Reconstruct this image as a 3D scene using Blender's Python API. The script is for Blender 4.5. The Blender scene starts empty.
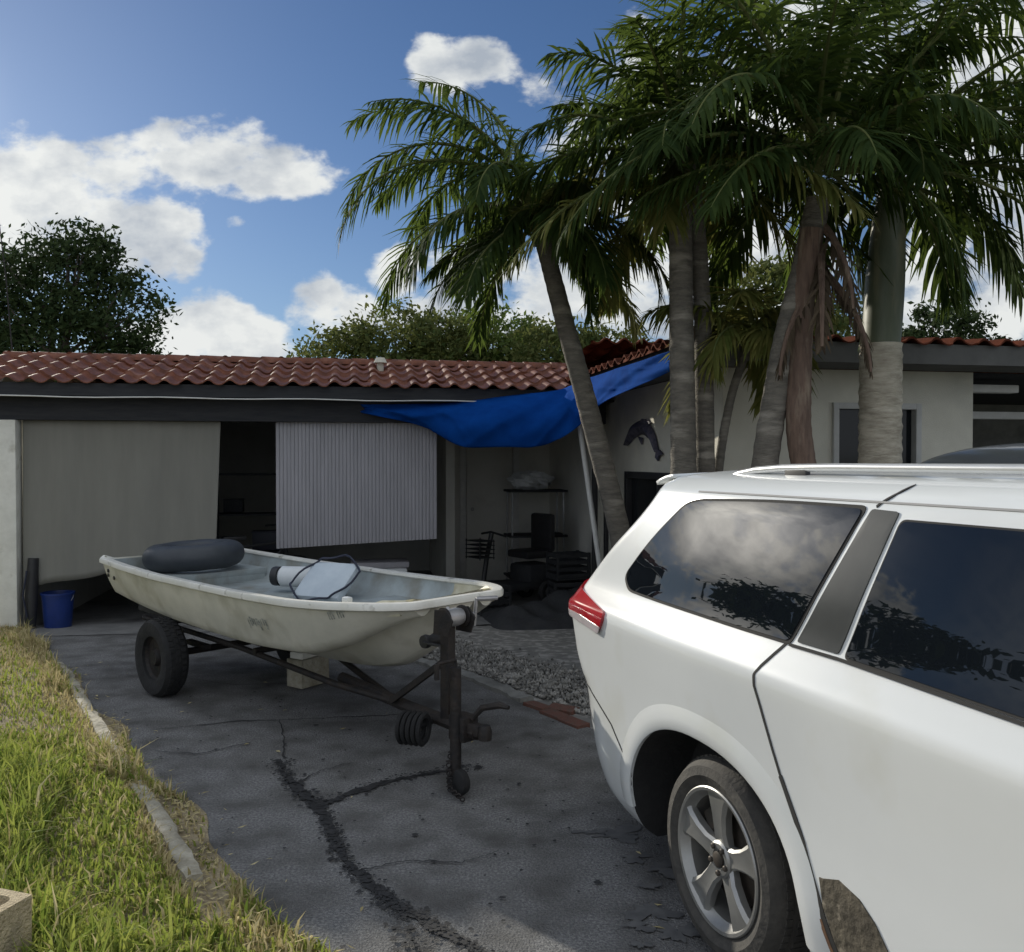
import bpy, bmesh, math, random
import numpy as np
from mathutils import Vector, Matrix

random.seed(7)
RNG = np.random.default_rng(11)
SC = bpy.context.scene
COL = SC.collection
PI = math.pi
rad = math.radians

# ------------------------------------------------------------------ helpers
ROOTM = {}

def tag(o, label=None, cat=None, group=None, kind=None):
    if label: o['label'] = label
    if cat: o['category'] = cat
    if group: o['group'] = group
    if kind: o['kind'] = kind
    return o

def thing(name, label, cat, loc=(0, 0, 0), rz=0.0, group=None):
    o = bpy.data.objects.new(name, None)
    COL.objects.link(o)
    o.empty_display_size = 0.1
    o.location = loc
    o.rotation_euler = (0, 0, rz)
    ROOTM[o.name] = Matrix.Translation(Vector(loc)) @ Matrix.Rotation(rz, 4, 'Z')
    return tag(o, label, cat, group)

def root_of(o):
    while o.parent is not None:
        o = o.parent
    return o

class MB:
    """collects shapes of one mesh"""
    def __init__(s):
        s.v = []; s.f = []; s.mi = []
    def add(s, vs, fs, mi=0, M=None):
        b = len(s.v)
        if M is not None:
            vs = [M @ Vector(p) for p in vs]
        s.v.extend([tuple(p) for p in vs])
        s.f.extend([tuple(i + b for i in f) for f in fs])
        s.mi.extend([mi] * len(fs))
        return s
    def box(s, c, size, M=None, bev=0.0, mi=0):
        bm = bmesh.new()
        bmesh.ops.create_cube(bm, size=1.0)
        for v in bm.verts:
            v.co = Vector((v.co.x * size[0] + c[0], v.co.y * size[1] + c[1], v.co.z * size[2] + c[2]))
        if bev > 0:
            bmesh.ops.bevel(bm, geom=bm.edges[:], offset=bev, segments=2, affect='EDGES', profile=0.6)
        bm.verts.index_update()
        s.add([v.co.copy() for v in bm.verts], [[v.index for v in f.verts] for f in bm.faces], mi, M)
        bm.free()
        return s
    def bar(s, a, b, w, h, mi=0, bev=0.0, roll=0.0):
        a = Vector(a); b = Vector(b)
        d = b - a
        q = d.to_track_quat('X', 'Z').to_matrix().to_4x4()
        M = Matrix.Translation((a + b) / 2) @ q @ Matrix.Rotation(roll, 4, 'X')
        return s.box((0, 0, 0), (d.length, w, h), M, bev, mi)
    def tube(s, path, r, n=8, mi=0, cap=True):
        P = [Vector(p) for p in path]
        m = len(P)
        R = r if isinstance(r, (list, tuple)) else [r] * m
        vs = []; fs = []
        up = None
        for i in range(m):
            t = (P[min(i + 1, m - 1)] - P[max(i - 1, 0)])
            if t.length < 1e-9: t = Vector((0, 0, 1))
            t.normalize()
            if up is None:
                up = Vector((0, 0, 1)) if abs(t.z) < 0.9 else Vector((1, 0, 0))
            x = up - t * up.dot(t)
            if x.length < 1e-6: x = Vector((1, 0, 0)) - t * t.x
            x.normalize(); up = x
            y = t.cross(x)
            for k in range(n):
                an = 2 * PI * k / n
                vs.append(P[i] + (x * math.cos(an) + y * math.sin(an)) * R[i])
        for i in range(m - 1):
            for k in range(n):
                fs.append((i * n + k, i * n + (k + 1) % n, (i + 1) * n + (k + 1) % n, (i + 1) * n + k))
        if cap:
            fs.append(tuple(range(n - 1, -1, -1)))
            fs.append(tuple((m - 1) * n + k for k in range(n)))
        return s.add(vs, fs, mi)
    def lathe(s, prof, n=32, M=None, mi=0, closed=False):
        """profile of (r, z) about local Z"""
        vs = []; fs = []
        m = len(prof)
        for r, z in prof:
            for k in range(n):
                an = 2 * PI * k / n
                vs.append((r * math.cos(an), r * math.sin(an), z))
        rng = m if closed else m - 1
        for i in range(rng):
            j = (i + 1) % m
            for k in range(n):
                fs.append((i * n + k, i * n + (k + 1) % n, j * n + (k + 1) % n, j * n + k))
        return s.add(vs, fs, mi, M)
    def prism(s, poly, z0, z1, M=None, mi=0):
        n = len(poly)
        vs = [(x, y, z0) for x, y in poly] + [(x, y, z1) for x, y in poly]
        fs = [tuple(range(n - 1, -1, -1)), tuple(range(n, 2 * n))]
        for i in range(n):
            j = (i + 1) % n
            fs.append((i, j, n + j, n + i))
        return s.add(vs, fs, mi, M)
    def grid(s, fn, nu, nv, mi=0, wrap=False, skip=None):
        vs = []; fs = []
        for i in range(nu + 1):
            for j in range(nv + 1):
                vs.append(fn(i / nu, j / nv))
        for i in range(nu):
            for j in range(nv):
                if skip and skip((i + .5) / nu, (j + .5) / nv): continue
                a = i * (nv + 1) + j
                fs.append((a, a + 1, a + nv + 2, a + nv + 1))
        return s.add(vs, fs, mi)
    def build(s, name, mat, parent=None, smooth=True, angle=40, world=True, thick=0.0, flip=False):
        me = bpy.data.meshes.new(name)
        vs = s.v
        if parent is not None and world:
            Mi = ROOTM[root_of(parent).name].inverted()
            vs = [tuple(Mi @ Vector(p)) for p in vs]
        me.from_pydata(vs, [], s.f)
        mats = mat if isinstance(mat, (list, tuple)) else [mat]
        for m in mats: me.materials.append(m)
        if len(mats) > 1:
            me.polygons.foreach_set('material_index', s.mi)
        if flip: me.flip_normals()
        if smooth:
            me.polygons.foreach_set('use_smooth', [True] * len(me.polygons))
            me.set_sharp_from_angle(angle=rad(angle))
        me.update()
        o = bpy.data.objects.new(name, me)
        COL.objects.link(o)
        if parent is not None: o.parent = parent
        if thick:
            md = o.modifiers.new('thickness', 'SOLIDIFY'); md.thickness = thick; md.offset = 0
        return o

def fast_mesh(name, verts, faces_flat, nper, mats, parent=None, mi=None, smooth=False, world=True):
    """verts Nx3 array, faces with nper corners each (flat index array)"""
    verts = np.asarray(verts, dtype=np.float32)
    if parent is not None and world:
        Mi = np.array(ROOTM[root_of(parent).name].inverted())
        verts = (verts @ Mi[:3, :3].T + Mi[:3, 3]).astype(np.float32)
    me = bpy.data.meshes.new(name)
    nf = len(faces_flat) // nper
    me.vertices.add(len(verts)); me.vertices.foreach_set('co', verts.ravel())
    me.loops.add(len(faces_flat)); me.loops.foreach_set('vertex_index', np.asarray(faces_flat, dtype=np.int32))
    me.polygons.add(nf)
    me.polygons.foreach_set('loop_start', np.arange(0, nf * nper, nper, dtype=np.int32))
    me.polygons.foreach_set('loop_total', np.full(nf, nper, dtype=np.int32))
    for m in (mats if isinstance(mats, (list, tuple)) else [mats]): me.materials.append(m)
    if mi is not None: me.polygons.foreach_set('material_index', np.asarray(mi, dtype=np.int32))
    if smooth: me.polygons.foreach_set('use_smooth', np.ones(nf, dtype=bool))
    me.update(calc_edges=True)
    me.validate()
    o = bpy.data.objects.new(name, me); COL.objects.link(o)
    if parent is not None: o.parent = parent
    return o

def pchip(xs, ys):
    xs = np.array(xs, float); ys = np.array(ys, float)
    h = np.diff(xs); d = np.diff(ys) / h
    m = np.zeros(len(xs))
    m[0] = d[0]; m[-1] = d[-1]
    for i in range(1, len(xs) - 1):
        if d[i - 1] * d[i] <= 0: m[i] = 0
        else:
            w1 = 2 * h[i] + h[i - 1]; w2 = h[i] + 2 * h[i - 1]
            m[i] = (w1 + w2) / (w1 / d[i - 1] + w2 / d[i])
    def f(x):
        x = min(max(x, xs[0]), xs[-1])
        i = min(max(int(np.searchsorted(xs, x)) - 1, 0), len(xs) - 2)
        t = (x - xs[i]) / h[i]
        return float((2*t**3 - 3*t*t + 1)*ys[i] + (t**3 - 2*t*t + t)*h[i]*m[i] + (-2*t**3 + 3*t*t)*ys[i+1] + (t**3 - t*t)*h[i]*m[i+1])
    return f

# ------------------------------------------------------------------ materials
def nd(nt, t, **kw):
    n = nt.nodes.new(t)
    for k, v in kw.items():
        if hasattr(n, k): setattr(n, k, v)
        else: n.inputs[k].default_value = v
    return n

def c4(c): return (c[0], c[1], c[2], 1.0)

def mat(name, c1, c2=None, rough=0.6, metal=0.0, nscale=6.0, detail=5.0, bump=0.0, bscale=None, lo=0.35, hi=0.65,
        coat=0.0, spec=0.5, c3=None, c3scale=1.0, c3lo=0.55, c3hi=0.7, rough2=None, stretch=None, ior=None, trans=0.0):
    m = bpy.data.materials.new(name); m.use_nodes = True
    nt = m.node_tree
    b = nt.nodes['Principled BSDF']
    b.inputs['Base Color'].default_value = c4(c1)
    b.inputs['Roughness'].default_value = rough
    b.inputs['Metallic'].default_value = metal
    b.inputs['Specular IOR Level'].default_value = spec
    b.inputs['Coat Weight'].default_value = coat
    b.inputs['Coat Roughness'].default_value = 0.05
    if ior: b.inputs['IOR'].default_value = ior
    tc = nd(nt, 'ShaderNodeTexCoord')
    src = tc.outputs['Object']
    if stretch:
        mp = nd(nt, 'ShaderNodeMapping'); mp.inputs['Scale'].default_value = stretch
        nt.links.new(src, mp.inputs['Vector']); src = mp.outputs['Vector']
    col = None
    if c2 is not None:
        n = nd(nt, 'ShaderNodeTexNoise'); n.inputs['Scale'].default_value = nscale; n.inputs['Detail'].default_value = detail
        n.inputs['Roughness'].default_value = 0.65
        nt.links.new(src, n.inputs['Vector'])
        r = nd(nt, 'ShaderNodeMapRange'); r.inputs['From Min'].default_value = lo; r.inputs['From Max'].default_value = hi
        nt.links.new(n.outputs['Fac'], r.inputs['Value'])
        mx = nd(nt, 'ShaderNodeMix', data_type='RGBA')
        mx.inputs['A'].default_value = c4(c1); mx.inputs['B'].default_value = c4(c2)
        nt.links.new(r.outputs['Result'], mx.inputs['Factor'])
        col = mx.outputs['Result']
        if rough2 is not None:
            rr = nd(nt, 'ShaderNodeMapRange'); rr.inputs['To Min'].default_value = rough; rr.inputs['To Max'].default_value = rough2
            nt.links.new(r.outputs['Result'], rr.inputs['Value']); nt.links.new(rr.outputs['Result'], b.inputs['Roughness'])
        if c3 is not None:
            n3 = nd(nt, 'ShaderNodeTexNoise'); n3.inputs['Scale'].default_value = c3scale; n3.inputs['Detail'].default_value = 6
            nt.links.new(src, n3.inputs['Vector'])
            r3 = nd(nt, 'ShaderNodeMapRange'); r3.inputs['From Min'].default_value = c3lo; r3.inputs['From Max'].default_value = c3hi
            nt.links.new(n3.outputs['Fac'], r3.inputs['Value'])
            m3 = nd(nt, 'ShaderNodeMix', data_type='RGBA'); m3.inputs['B'].default_value = c4(c3)
            nt.links.new(col, m3.inputs['A']); nt.links.new(r3.outputs['Result'], m3.inputs['Factor'])
            col = m3.outputs['Result']
        nt.links.new(col, b.inputs['Base Color'])
    if bump > 0:
        nb = nd(nt, 'ShaderNodeTexNoise'); nb.inputs['Scale'].default_value = bscale or nscale * 3; nb.inputs['Detail'].default_value = 6
        nt.links.new(src, nb.inputs['Vector'])
        bp = nd(nt, 'ShaderNodeBump'); bp.inputs['Strength'].default_value = bump; bp.inputs['Distance'].default_value = 0.02
        nt.links.new(nb.outputs['Fac'], bp.inputs['Height']); nt.links.new(bp.outputs['Normal'], b.inputs['Normal'])
    if trans > 0:
        out = nt.nodes['Material Output']
        tr = nd(nt, 'ShaderNodeBsdfTranslucent')
        if col is not None: nt.links.new(col, tr.inputs['Color'])
        else: tr.inputs['Color'].default_value = c4(c1)
        ms = nd(nt, 'ShaderNodeMixShader'); ms.inputs['Fac'].default_value = trans
        nt.links.new(b.outputs['BSDF'], ms.inputs[1]); nt.links.new(tr.outputs['BSDF'], ms.inputs[2])
        nt.links.new(ms.outputs['Shader'], out.inputs['Surface'])
    return m

def leaf_mat(name, ca, cb, trans=0.35, rough=0.45, tcol=None, scale=3.0):
    """per-leaf variation through Random Per Island"""
    m = bpy.data.materials.new(name); m.use_nodes = True
    nt = m.node_tree
    b = nt.nodes['Principled BSDF']; out = nt.nodes['Material Output']
    g = nd(nt, 'ShaderNodeNewGeometry')
    mx = nd(nt, 'ShaderNodeMix', data_type='RGBA')
    mx.inputs['A'].default_value = c4(ca); mx.inputs['B'].default_value = c4(cb)
    nt.links.new(g.outputs['Random Per Island'], mx.inputs['Factor'])
    nt.links.new(mx.outputs['Result'], b.inputs['Base Color'])
    b.inputs['Roughness'].default_value = max(rough, .72)
    b.inputs['Specular IOR Level'].default_value = 0.07
    tr = nd(nt, 'ShaderNodeBsdfTranslucent')
    if tcol is not None:
        m2 = nd(nt, 'ShaderNodeMix', data_type='RGBA'); m2.inputs['Factor'].default_value = 0.6
        m2.inputs['B'].default_value = c4(tcol); nt.links.new(mx.outputs['Result'], m2.inputs['A'])
        nt.links.new(m2.outputs['Result'], tr.inputs['Color'])
    else:
        nt.links.new(mx.outputs['Result'], tr.inputs['Color'])
    ms = nd(nt, 'ShaderNodeMixShader'); ms.inputs['Fac'].default_value = trans
    nt.links.new(b.outputs['BSDF'], ms.inputs[1]); nt.links.new(tr.outputs['BSDF'], ms.inputs[2])
    nt.links.new(ms.outputs['Shader'], out.inputs['Surface'])
    return m

M = {}
M['asphalt'] = mat('asphalt', (.140, .142, .147), (.44, .435, .42), rough=.92, nscale=85, detail=12, bump=1.0, bscale=120, lo=.42, hi=.80, c3=(.100, .098, .095), c3scale=4.2, c3lo=.40, c3hi=.70)
M['carport_paint'] = mat('carport_paint', (.74, .73, .68), (.66, .65, .60), rough=.9, nscale=2, c3=(.55, .54, .50), c3scale=1.5)
M['concrete'] = mat('concrete', (.26, .26, .245), (.17, .17, .16), rough=.9, nscale=9, bump=.4, bscale=60, c3=(.13, .13, .12), c3scale=2.5)
M['old_concrete'] = mat('old_concrete', (.46, .43, .35), (.30, .27, .20), rough=.95, nscale=14, bump=.7, bscale=40, c3=(.16, .15, .11), c3scale=4, c3lo=.5, c3hi=.65)
M['cinder'] = mat('cinder', (.60, .50, .33), (.44, .36, .23), rough=.95, nscale=60, bump=.8, bscale=120, c3=(.25, .22, .16), c3scale=6)
M['slab'] = mat('slab', (.15, .15, .15), (.21, .21, .205), rough=.85, nscale=5, bump=.3, bscale=50, c3=(.06, .06, .06), c3scale=1.5)
M['tar'] = mat('tar', (.016, .017, .019), (.030, .030, .032), rough=.85, nscale=40, bump=.12, bscale=120)
M['oil'] = mat('oil', (.075, .076, .079), (.125, .126, .127), rough=.85, nscale=16, detail=8)
M['soil'] = mat('soil', (.25, .20, .125), (.40, .335, .215), rough=1, nscale=16, bump=.8, bscale=60, c3=(.17, .14, .085), c3scale=4.2, c3lo=.45, c3hi=.62)
M['far_ground'] = mat('far_ground', (.16, .17, .08), (.22, .20, .12), rough=1, nscale=2)
M['gravel'] = mat('gravel', (.21, .205, .19), (.14, .137, .13), rough=.9, nscale=5, c3=(.33, .32, .30), c3scale=11, c3lo=.5, c3hi=.6)
M['brick'] = mat('brick', (.15, .062, .045), (.11, .07, .055), rough=.9, nscale=30, bump=.5)

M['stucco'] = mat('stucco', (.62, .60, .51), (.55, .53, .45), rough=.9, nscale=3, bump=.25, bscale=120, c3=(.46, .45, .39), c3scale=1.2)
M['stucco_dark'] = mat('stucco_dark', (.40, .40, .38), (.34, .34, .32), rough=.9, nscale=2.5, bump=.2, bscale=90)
M['tile'] = mat('tile', (.185, .060, .028), (.10, .036, .021), spec=.3, rough=.55, nscale=9, detail=6, bump=.25, bscale=40, c3=(.25, .11, .07), c3scale=5, c3lo=.55, c3hi=.75, rough2=.6)
M['tile_matte'] = mat('tile_matte', (.125, .038, .021), (.075, .026, .017), rough=.95, spec=.05, nscale=9)
M['fascia_grey'] = mat('fascia_grey', (.15, .15, .145), (.12, .12, .115), rough=.9, spec=.1, nscale=4)
M['dark_wood'] = mat('dark_wood', (.040, .042, .048), (.055, .056, .06), rough=.95, spec=.06, nscale=4, stretch=(1, 8, 8))
M['post_paint'] = mat('post_paint', (.78, .77, .70), (.66, .65, .58), rough=.7, nscale=6, bump=.15, c3=(.42, .40, .33), c3scale=5, c3lo=.6, c3hi=.75)
M['white_trim'] = mat('white_trim', (.72, .72, .70), (.62, .62, .60), rough=.5, nscale=8)
M['galv_trim'] = mat('galv_trim', (.46, .46, .44), (.40, .40, .38), rough=.6, nscale=8)
M['ceiling'] = mat('ceiling', (.34, .34, .34), (.28, .28, .28), rough=.9, nscale=4)
M['dark_glass'] = mat('dark_glass', (.012, .014, .016), rough=.08, spec=.25)
M['curtain'] = mat('curtain', (.255, .25, .22), (.225, .22, .195), rough=.85, nscale=2.2, stretch=(3, 3, .4), bump=.05, trans=.12)
M['shade'] = mat('shade', (.40, .39, .42), (.34, .335, .36), rough=.7, nscale=3, stretch=(5, 5, .6), trans=.06)
M['tarp'] = mat('tarp', (.008, .10, .46), (.006, .075, .37), rough=.9, spec=.04, nscale=5, bump=.25, bscale=9, trans=.45)
M['blue_plastic'] = mat('blue_plastic', (.012, .035, .18), (.01, .03, .14), rough=.4, nscale=7)
M['fish_blue'] = mat('fish_blue', (.045, .048, .075), (.12, .11, .14), rough=.5, nscale=16, lo=.4, hi=.6)

M['van_paint'] = mat('van_paint', (.69, .715, .722), (.66, .685, .692), rough=.22, nscale=1.2, coat=.5, spec=.45, c3=(.60, .61, .57), c3scale=2.2, c3lo=.58, c3hi=.8)
M['grey_paint'] = mat('grey_paint', (.11, .12, .125), (.095, .10, .105), rough=.3, nscale=2, coat=.6)
M['tint_glass'] = mat('tint_glass', (.006, .008, .011), rough=.012, spec=.5, ior=1.52)
M['rubber'] = mat('rubber', (.018, .018, .019), (.026, .026, .026), rough=.8, nscale=20, bump=.15)
M['tyre'] = mat('tyre', (.045, .043, .040), (.075, .070, .062), rough=.85, nscale=18, bump=.2, bscale=60)
M['old_tyre'] = mat('old_tyre', (.012, .0125, .014), (.022, .022, .023), rough=.85, nscale=14, bump=.3, bscale=40)
M['tube_rubber'] = mat('tube_rubber', (.030, .036, .045), (.045, .052, .06), rough=.5, nscale=6)
M['alloy'] = mat('alloy', (.40, .40, .39), (.30, .30, .29), rough=.42, metal=.75, nscale=6)
M['brake'] = mat('brake', (.06, .055, .05), (.10, .08, .065), rough=.6, metal=.6, nscale=12)
M['seam'] = mat('seam', (.02, .02, .02), rough=.9)
M['soft_seam'] = mat('soft_seam', (.28, .28, .28), rough=.8)
M['pillar'] = mat('pillar', (.040, .043, .043), (.055, .058, .056), rough=.2, nscale=3, spec=.28)
M['rail_metal'] = mat('rail_metal', (.66, .67, .67), (.60, .61, .61), rough=.3, metal=.5, nscale=5)
M['tail_red'] = mat('tail_red', (.45, .012, .022), (.34, .008, .018), rough=.12, nscale=8, coat=.8)
M['lens_clear'] = mat('lens_clear', (.55, .50, .52), (.45, .40, .42), rough=.15, nscale=12, coat=.6)
M['dirt_panel'] = mat('dirt_panel', (.045, .038, .026), (.105, .09, .064), rough=.85, nscale=16, detail=9, bump=.4, bscale=50, c3=(.25, .22, .17), c3scale=22, c3lo=.6, c3hi=.7)
M['rust'] = mat('rust', (.10, .05, .025), (.17, .09, .045), rough=.9, nscale=30)

M['hull'] = mat('hull', (.70, .68, .60), (.58, .57, .50), rough=.45, nscale=3.5, detail=7, bump=.06, bscale=20, c3=(.36, .34, .26), c3scale=3.8, c3lo=.50, c3hi=.78, coat=.15)
M['hull_in'] = mat('hull_in', (.36, .41, .42), (.28, .31, .31), rough=.7, nscale=5, bump=.15, c3=(.20, .19, .15), c3scale=4, c3lo=.5, c3hi=.75)
M['hull_in_sunlit'] = mat('hull_in_sunlit', (.62, .60, .48), (.52, .49, .36), rough=.6, nscale=8, bump=.15, c3=(.34, .30, .18), c3scale=6, c3lo=.55, c3hi=.75)  # cream bow end of the liner, sunlight put into the colour
M['rub_rail'] = mat('rub_rail', (.76, .75, .70), (.66, .65, .58), rough=.35, nscale=7, c3=(.32, .31, .26), c3scale=9, c3lo=.62, c3hi=.72)
M['trailer'] = mat('trailer', (.018, .018, .020), (.04, .032, .028), rough=.65, metal=.3, nscale=14, bump=.3)
M['galv'] = mat('galv', (.42, .42, .42), (.30, .30, .31), rough=.45, metal=.6, nscale=12)
M['white_plastic'] = mat('white_plastic', (.72, .74, .75), (.62, .65, .66), rough=.45, nscale=8)
M['cushion'] = mat('cushion', (.56, .63, .68), (.47, .54, .60), rough=.75, nscale=6, bump=.1)
M['black_plastic'] = mat('black_plastic', (.018, .018, .02), (.028, .028, .03), rough=.5, nscale=10)
M['dark_junk'] = mat('dark_junk', (.020, .022, .026), (.035, .036, .038), rough=.8, nscale=8, bump=.4)
M['navy'] = mat('navy', (.02, .024, .045), rough=.5)
M['decal'] = mat('decal', (.22, .235, .215), (.50, .51, .47), rough=.7, nscale=60, lo=.42, hi=.6)

M['palm_trunk'] = mat('palm_trunk', (.17, .155, .13), (.10, .092, .078), rough=.95, nscale=8, bump=.6, bscale=30, c3=(.28, .26, .22), c3scale=3, stretch=(1, 1, 4))
M['pale_trunk'] = mat('pale_trunk', (.50, .46, .37), (.30, .27, .21), rough=.95, nscale=8, bump=.6, bscale=26, c3=(.58, .54, .44), c3scale=3, stretch=(1, 1, 4))
M['crownshaft'] = mat('crownshaft', (.075, .095, .055), (.12, .135, .085), rough=.5, nscale=4, stretch=(3, 3, .6), c3=(.22, .20, .12), c3scale=3)
M['boot'] = mat('boot', (.10, .066, .05), (.17, .115, .085), rough=.9, nscale=7, stretch=(5, 5, .8), bump=.4, c3=(.24, .19, .14), c3scale=4)
M['frond'] = leaf_mat('frond', (.018, .038, .012), (.046, .074, .020), trans=.34, rough=.5, tcol=(.20, .28, .05))
M['frond_yellow'] = leaf_mat('frond_yellow', (.09, .12, .03), (.20, .19, .06), trans=.35, rough=.5, tcol=(.30, .30, .08))
M['frond_dead'] = leaf_mat('frond_dead', (.045, .034, .024), (.11, .085, .058), trans=.12, rough=.9)
M['rachis'] = mat('rachis', (.09, .115, .04), (.13, .14, .055), rough=.9, spec=.08, nscale=6)
M['leaf_dark'] = leaf_mat('leaf_dark', (.022, .040, .016), (.055, .078, .030), trans=.22, rough=.55)
M['leaf_mid'] = leaf_mat('leaf_mid', (.045, .080, .022), (.11, .15, .045), trans=.35, rough=.55, tcol=(.16, .22, .04))
M['leaf_olive'] = leaf_mat('leaf_olive', (.045, .072, .022), (.12, .135, .048), trans=.32, rough=.6, tcol=(.20, .22, .06))
M['bark'] = mat('bark', (.09, .075, .06), (.14, .12, .10), rough=.95, nscale=10, bump=.6)
M['grass'] = leaf_mat('grass', (.095, .18, .032), (.42, .43, .12), trans=.42, rough=.6, tcol=(.34, .40, .07))
M['straw'] = leaf_mat('straw', (.36, .30, .14), (.66, .57, .33), trans=.3, rough=.8)

# ------------------------------------------------------------------ camera
CAM_H = 1.62
cam = bpy.data.cameras.new('camera'); camo = bpy.data.objects.new('camera', cam); COL.objects.link(camo)
PITCH = math.atan(16 / 880)
camo.location = (0, 0, CAM_H)
camo.rotation_euler = (PI / 2 - PITCH, 0, 0)
cam.sensor_width = 36; cam.sensor_fit = 'HORIZONTAL'
cam.lens = 36 * 880 / 1024
cam.clip_start = 0.05; cam.clip_end = 3000
SC.camera = camo

# ------------------------------------------------------------------ light
SUN_AZ, SUN_EL = rad(-37.5), rad(18.6)
L = Vector((math.sin(SUN_AZ) * math.cos(SUN_EL), math.cos(SUN_AZ) * math.cos(SUN_EL), math.sin(SUN_EL)))
sd = bpy.data.lights.new('sun', 'SUN'); sun = bpy.data.objects.new('sun', sd); COL.objects.link(sun)
sd.energy = 4.3; sd.angle = rad(0.6); sd.color = (1.0, .93, .80)
sun.rotation_euler = L.to_track_quat('Z', 'Y').to_euler()
sun.location = (-20, 20, 20)

def make_world():
    w = bpy.data.worlds.new('World'); SC.world = w; w.use_nodes = True
    nt = w.node_tree; lk = nt.links.new
    bg = nt.nodes['Background']
    sky = nd(nt, 'ShaderNodeTexSky'); sky.sky_type = 'NISHITA'; sky.sun_disc = False
    sky.sun_elevation = SUN_EL; sky.sun_rotation = SUN_AZ
    sky.air_density = 1.0; sky.dust_density = 0.15; sky.ozone_density = 2.0; sky.altitude = 0
    tc = nd(nt, 'ShaderNodeTexCoord')
    sep = nd(nt, 'ShaderNodeSeparateXYZ'); lk(tc.outputs['Generated'], sep.inputs[0])
    def math_(op, a, b=None, c=None, clamp=False):
        n = nd(nt, 'ShaderNodeMath', operation=op); n.use_clamp = clamp
        for i, x in enumerate((a, b, c)):
            if x is None: continue
            if isinstance(x, (int, float)): n.inputs[i].default_value = x
            else: lk(x, n.inputs[i])
        return n.outputs[0]
    # azimuth-like and height-like tangents of the direction; front half
    X, Y, Z = sep.outputs
    yc = math_('MAXIMUM', Y, 0.12)
    tx = math_('DIVIDE', X, yc); tz = math_('DIVIDE', Z, yc)
    front = math_('MULTIPLY', math_('SUBTRACT', Y, 0.25), 6.0, clamp=True)
    cv = nd(nt, 'ShaderNodeCombineXYZ'); lk(tx, cv.inputs[0]); lk(tz, cv.inputs[1])
    def noise(vec, scale, detail, rough, off=(0, 0, 0), st=(1, 1.5, 1)):
        mp = nd(nt, 'ShaderNodeMapping'); mp.inputs['Location'].default_value = off; mp.inputs['Scale'].default_value = st
        lk(vec, mp.inputs['Vector'])
        n = nd(nt, 'ShaderNodeTexNoise'); n.inputs['Scale'].default_value = scale; n.inputs['Detail'].default_value = detail; n.inputs['Roughness'].default_value = rough
        lk(mp.outputs[0], n.inputs['Vector']); return n.outputs['Fac']
    # individual clouds of this sky: (x, z, half width, half height, weight)
    B = [(-0.355, 0.341, 0.107, 0.057, 1.00), (-0.275, 0.327, 0.085, 0.037, 0.95), (-0.451, 0.335, 0.092, 0.043, 0.90), (-0.542, 0.312, 0.135, 0.071, 1.00), (-0.582, 0.256, 0.099, 0.085, 0.95), (-0.411, 0.252, 0.071, 0.060, 1.00), (-0.485, 0.267, 0.085, 0.057, 0.95), (-0.368, 0.225, 0.031, 0.031, 0.80), (-0.315, 0.270, 0.023, 0.014, 0.70), (-0.341, 0.145, 0.065, 0.057, 1.00), (-0.383, 0.123, 0.071, 0.057, 0.95), (-0.295, 0.127, 0.060, 0.040, 0.90), (-0.220, 0.178, 0.045, 0.037, 0.95), (-0.184, 0.157, 0.064, 0.043, 0.90), (-0.082, 0.441, 0.043, 0.048, 0.95), (-0.039, 0.450, 0.057, 0.034, 0.95), (-0.127, 0.210, 0.040, 0.043, 0.85), (-0.048, 0.199, 0.064, 0.060, 0.95), (-0.082, 0.148, 0.114, 0.050, 0.90), (0.049, 0.193, 0.078, 0.071, 0.90), (0.151, 0.170, 0.092, 0.078, 0.95), (0.282, 0.216, 0.114, 0.085, 0.90), (0.543, 0.199, 0.135, 0.107, 1.00), (0.475, 0.148, 0.114, 0.057, 0.90), (0.566, 0.318, 0.085, 0.085, 0.85), (0.361, 0.477, 0.064, 0.036, 0.80), (0.537, 0.494, 0.085, 0.043, 0.80), (0.145, 0.426, 0.057, 0.043, 0.70),
         (0.509, 0.398, 0.170, 0.170, 1.00), (0.236, 0.352, 0.241, 0.156, 0.95), (0.407, 0.477, 0.170, 0.085, 0.95), (-1.28, .40, .40, .16, 1.0), (-1.0, .60, .35, .16, .9), (-1.75, .5, .5, .2, .9), (-.95, .22, .2, .08, .8), (-.2, .95, .5, .18, .8), (.7, .8, .5, .2, .8)]
    dens = None
    for (cx, cz, rx, rz, wt) in B:
        if wt <= 0: continue
        dx = math_('MULTIPLY_ADD', tx, 1 / rx, -cx / rx); dz = math_('MULTIPLY_ADD', tz, 1 / rz, -cz / rz)
        d2 = math_('MULTIPLY_ADD', dx, dx, math_('MULTIPLY', dz, dz))
        b = math_('SUBTRACT', wt, math_('MULTIPLY', d2, .95))
        dens = b if dens is None else math_('SMOOTH_MAX', dens, b, 0.10)
    dens = math_('MAXIMUM', dens, -0.45)
    n1 = noise(cv.outputs[0], 7.5, 8, .54)
    n2 = noise(cv.outputs[0], 16.0, 8, .56, (3, 1, 0))
    fb = math_('ADD', math_('MULTIPLY_ADD', n1, 2.0, -1.0), math_('MULTIPLY_ADD', n2, 2.3, -1.15))
    dd = math_('ADD', dens, fb)
    sm = nd(nt, 'ShaderNodeMapRange', interpolation_type='SMOOTHSTEP'); sm.inputs['From Min'].default_value = .14; sm.inputs['From Max'].default_value = .72
    lk(dd, sm.inputs['Value'])
    a_front = math_('MULTIPLY', sm.outputs[0], front)
    # the rest of the sky, out-of-frame cloud cover thickened to fill the shade
    zz = math_('ADD', math_('MAXIMUM', Z, 0.0), .22)
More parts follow.
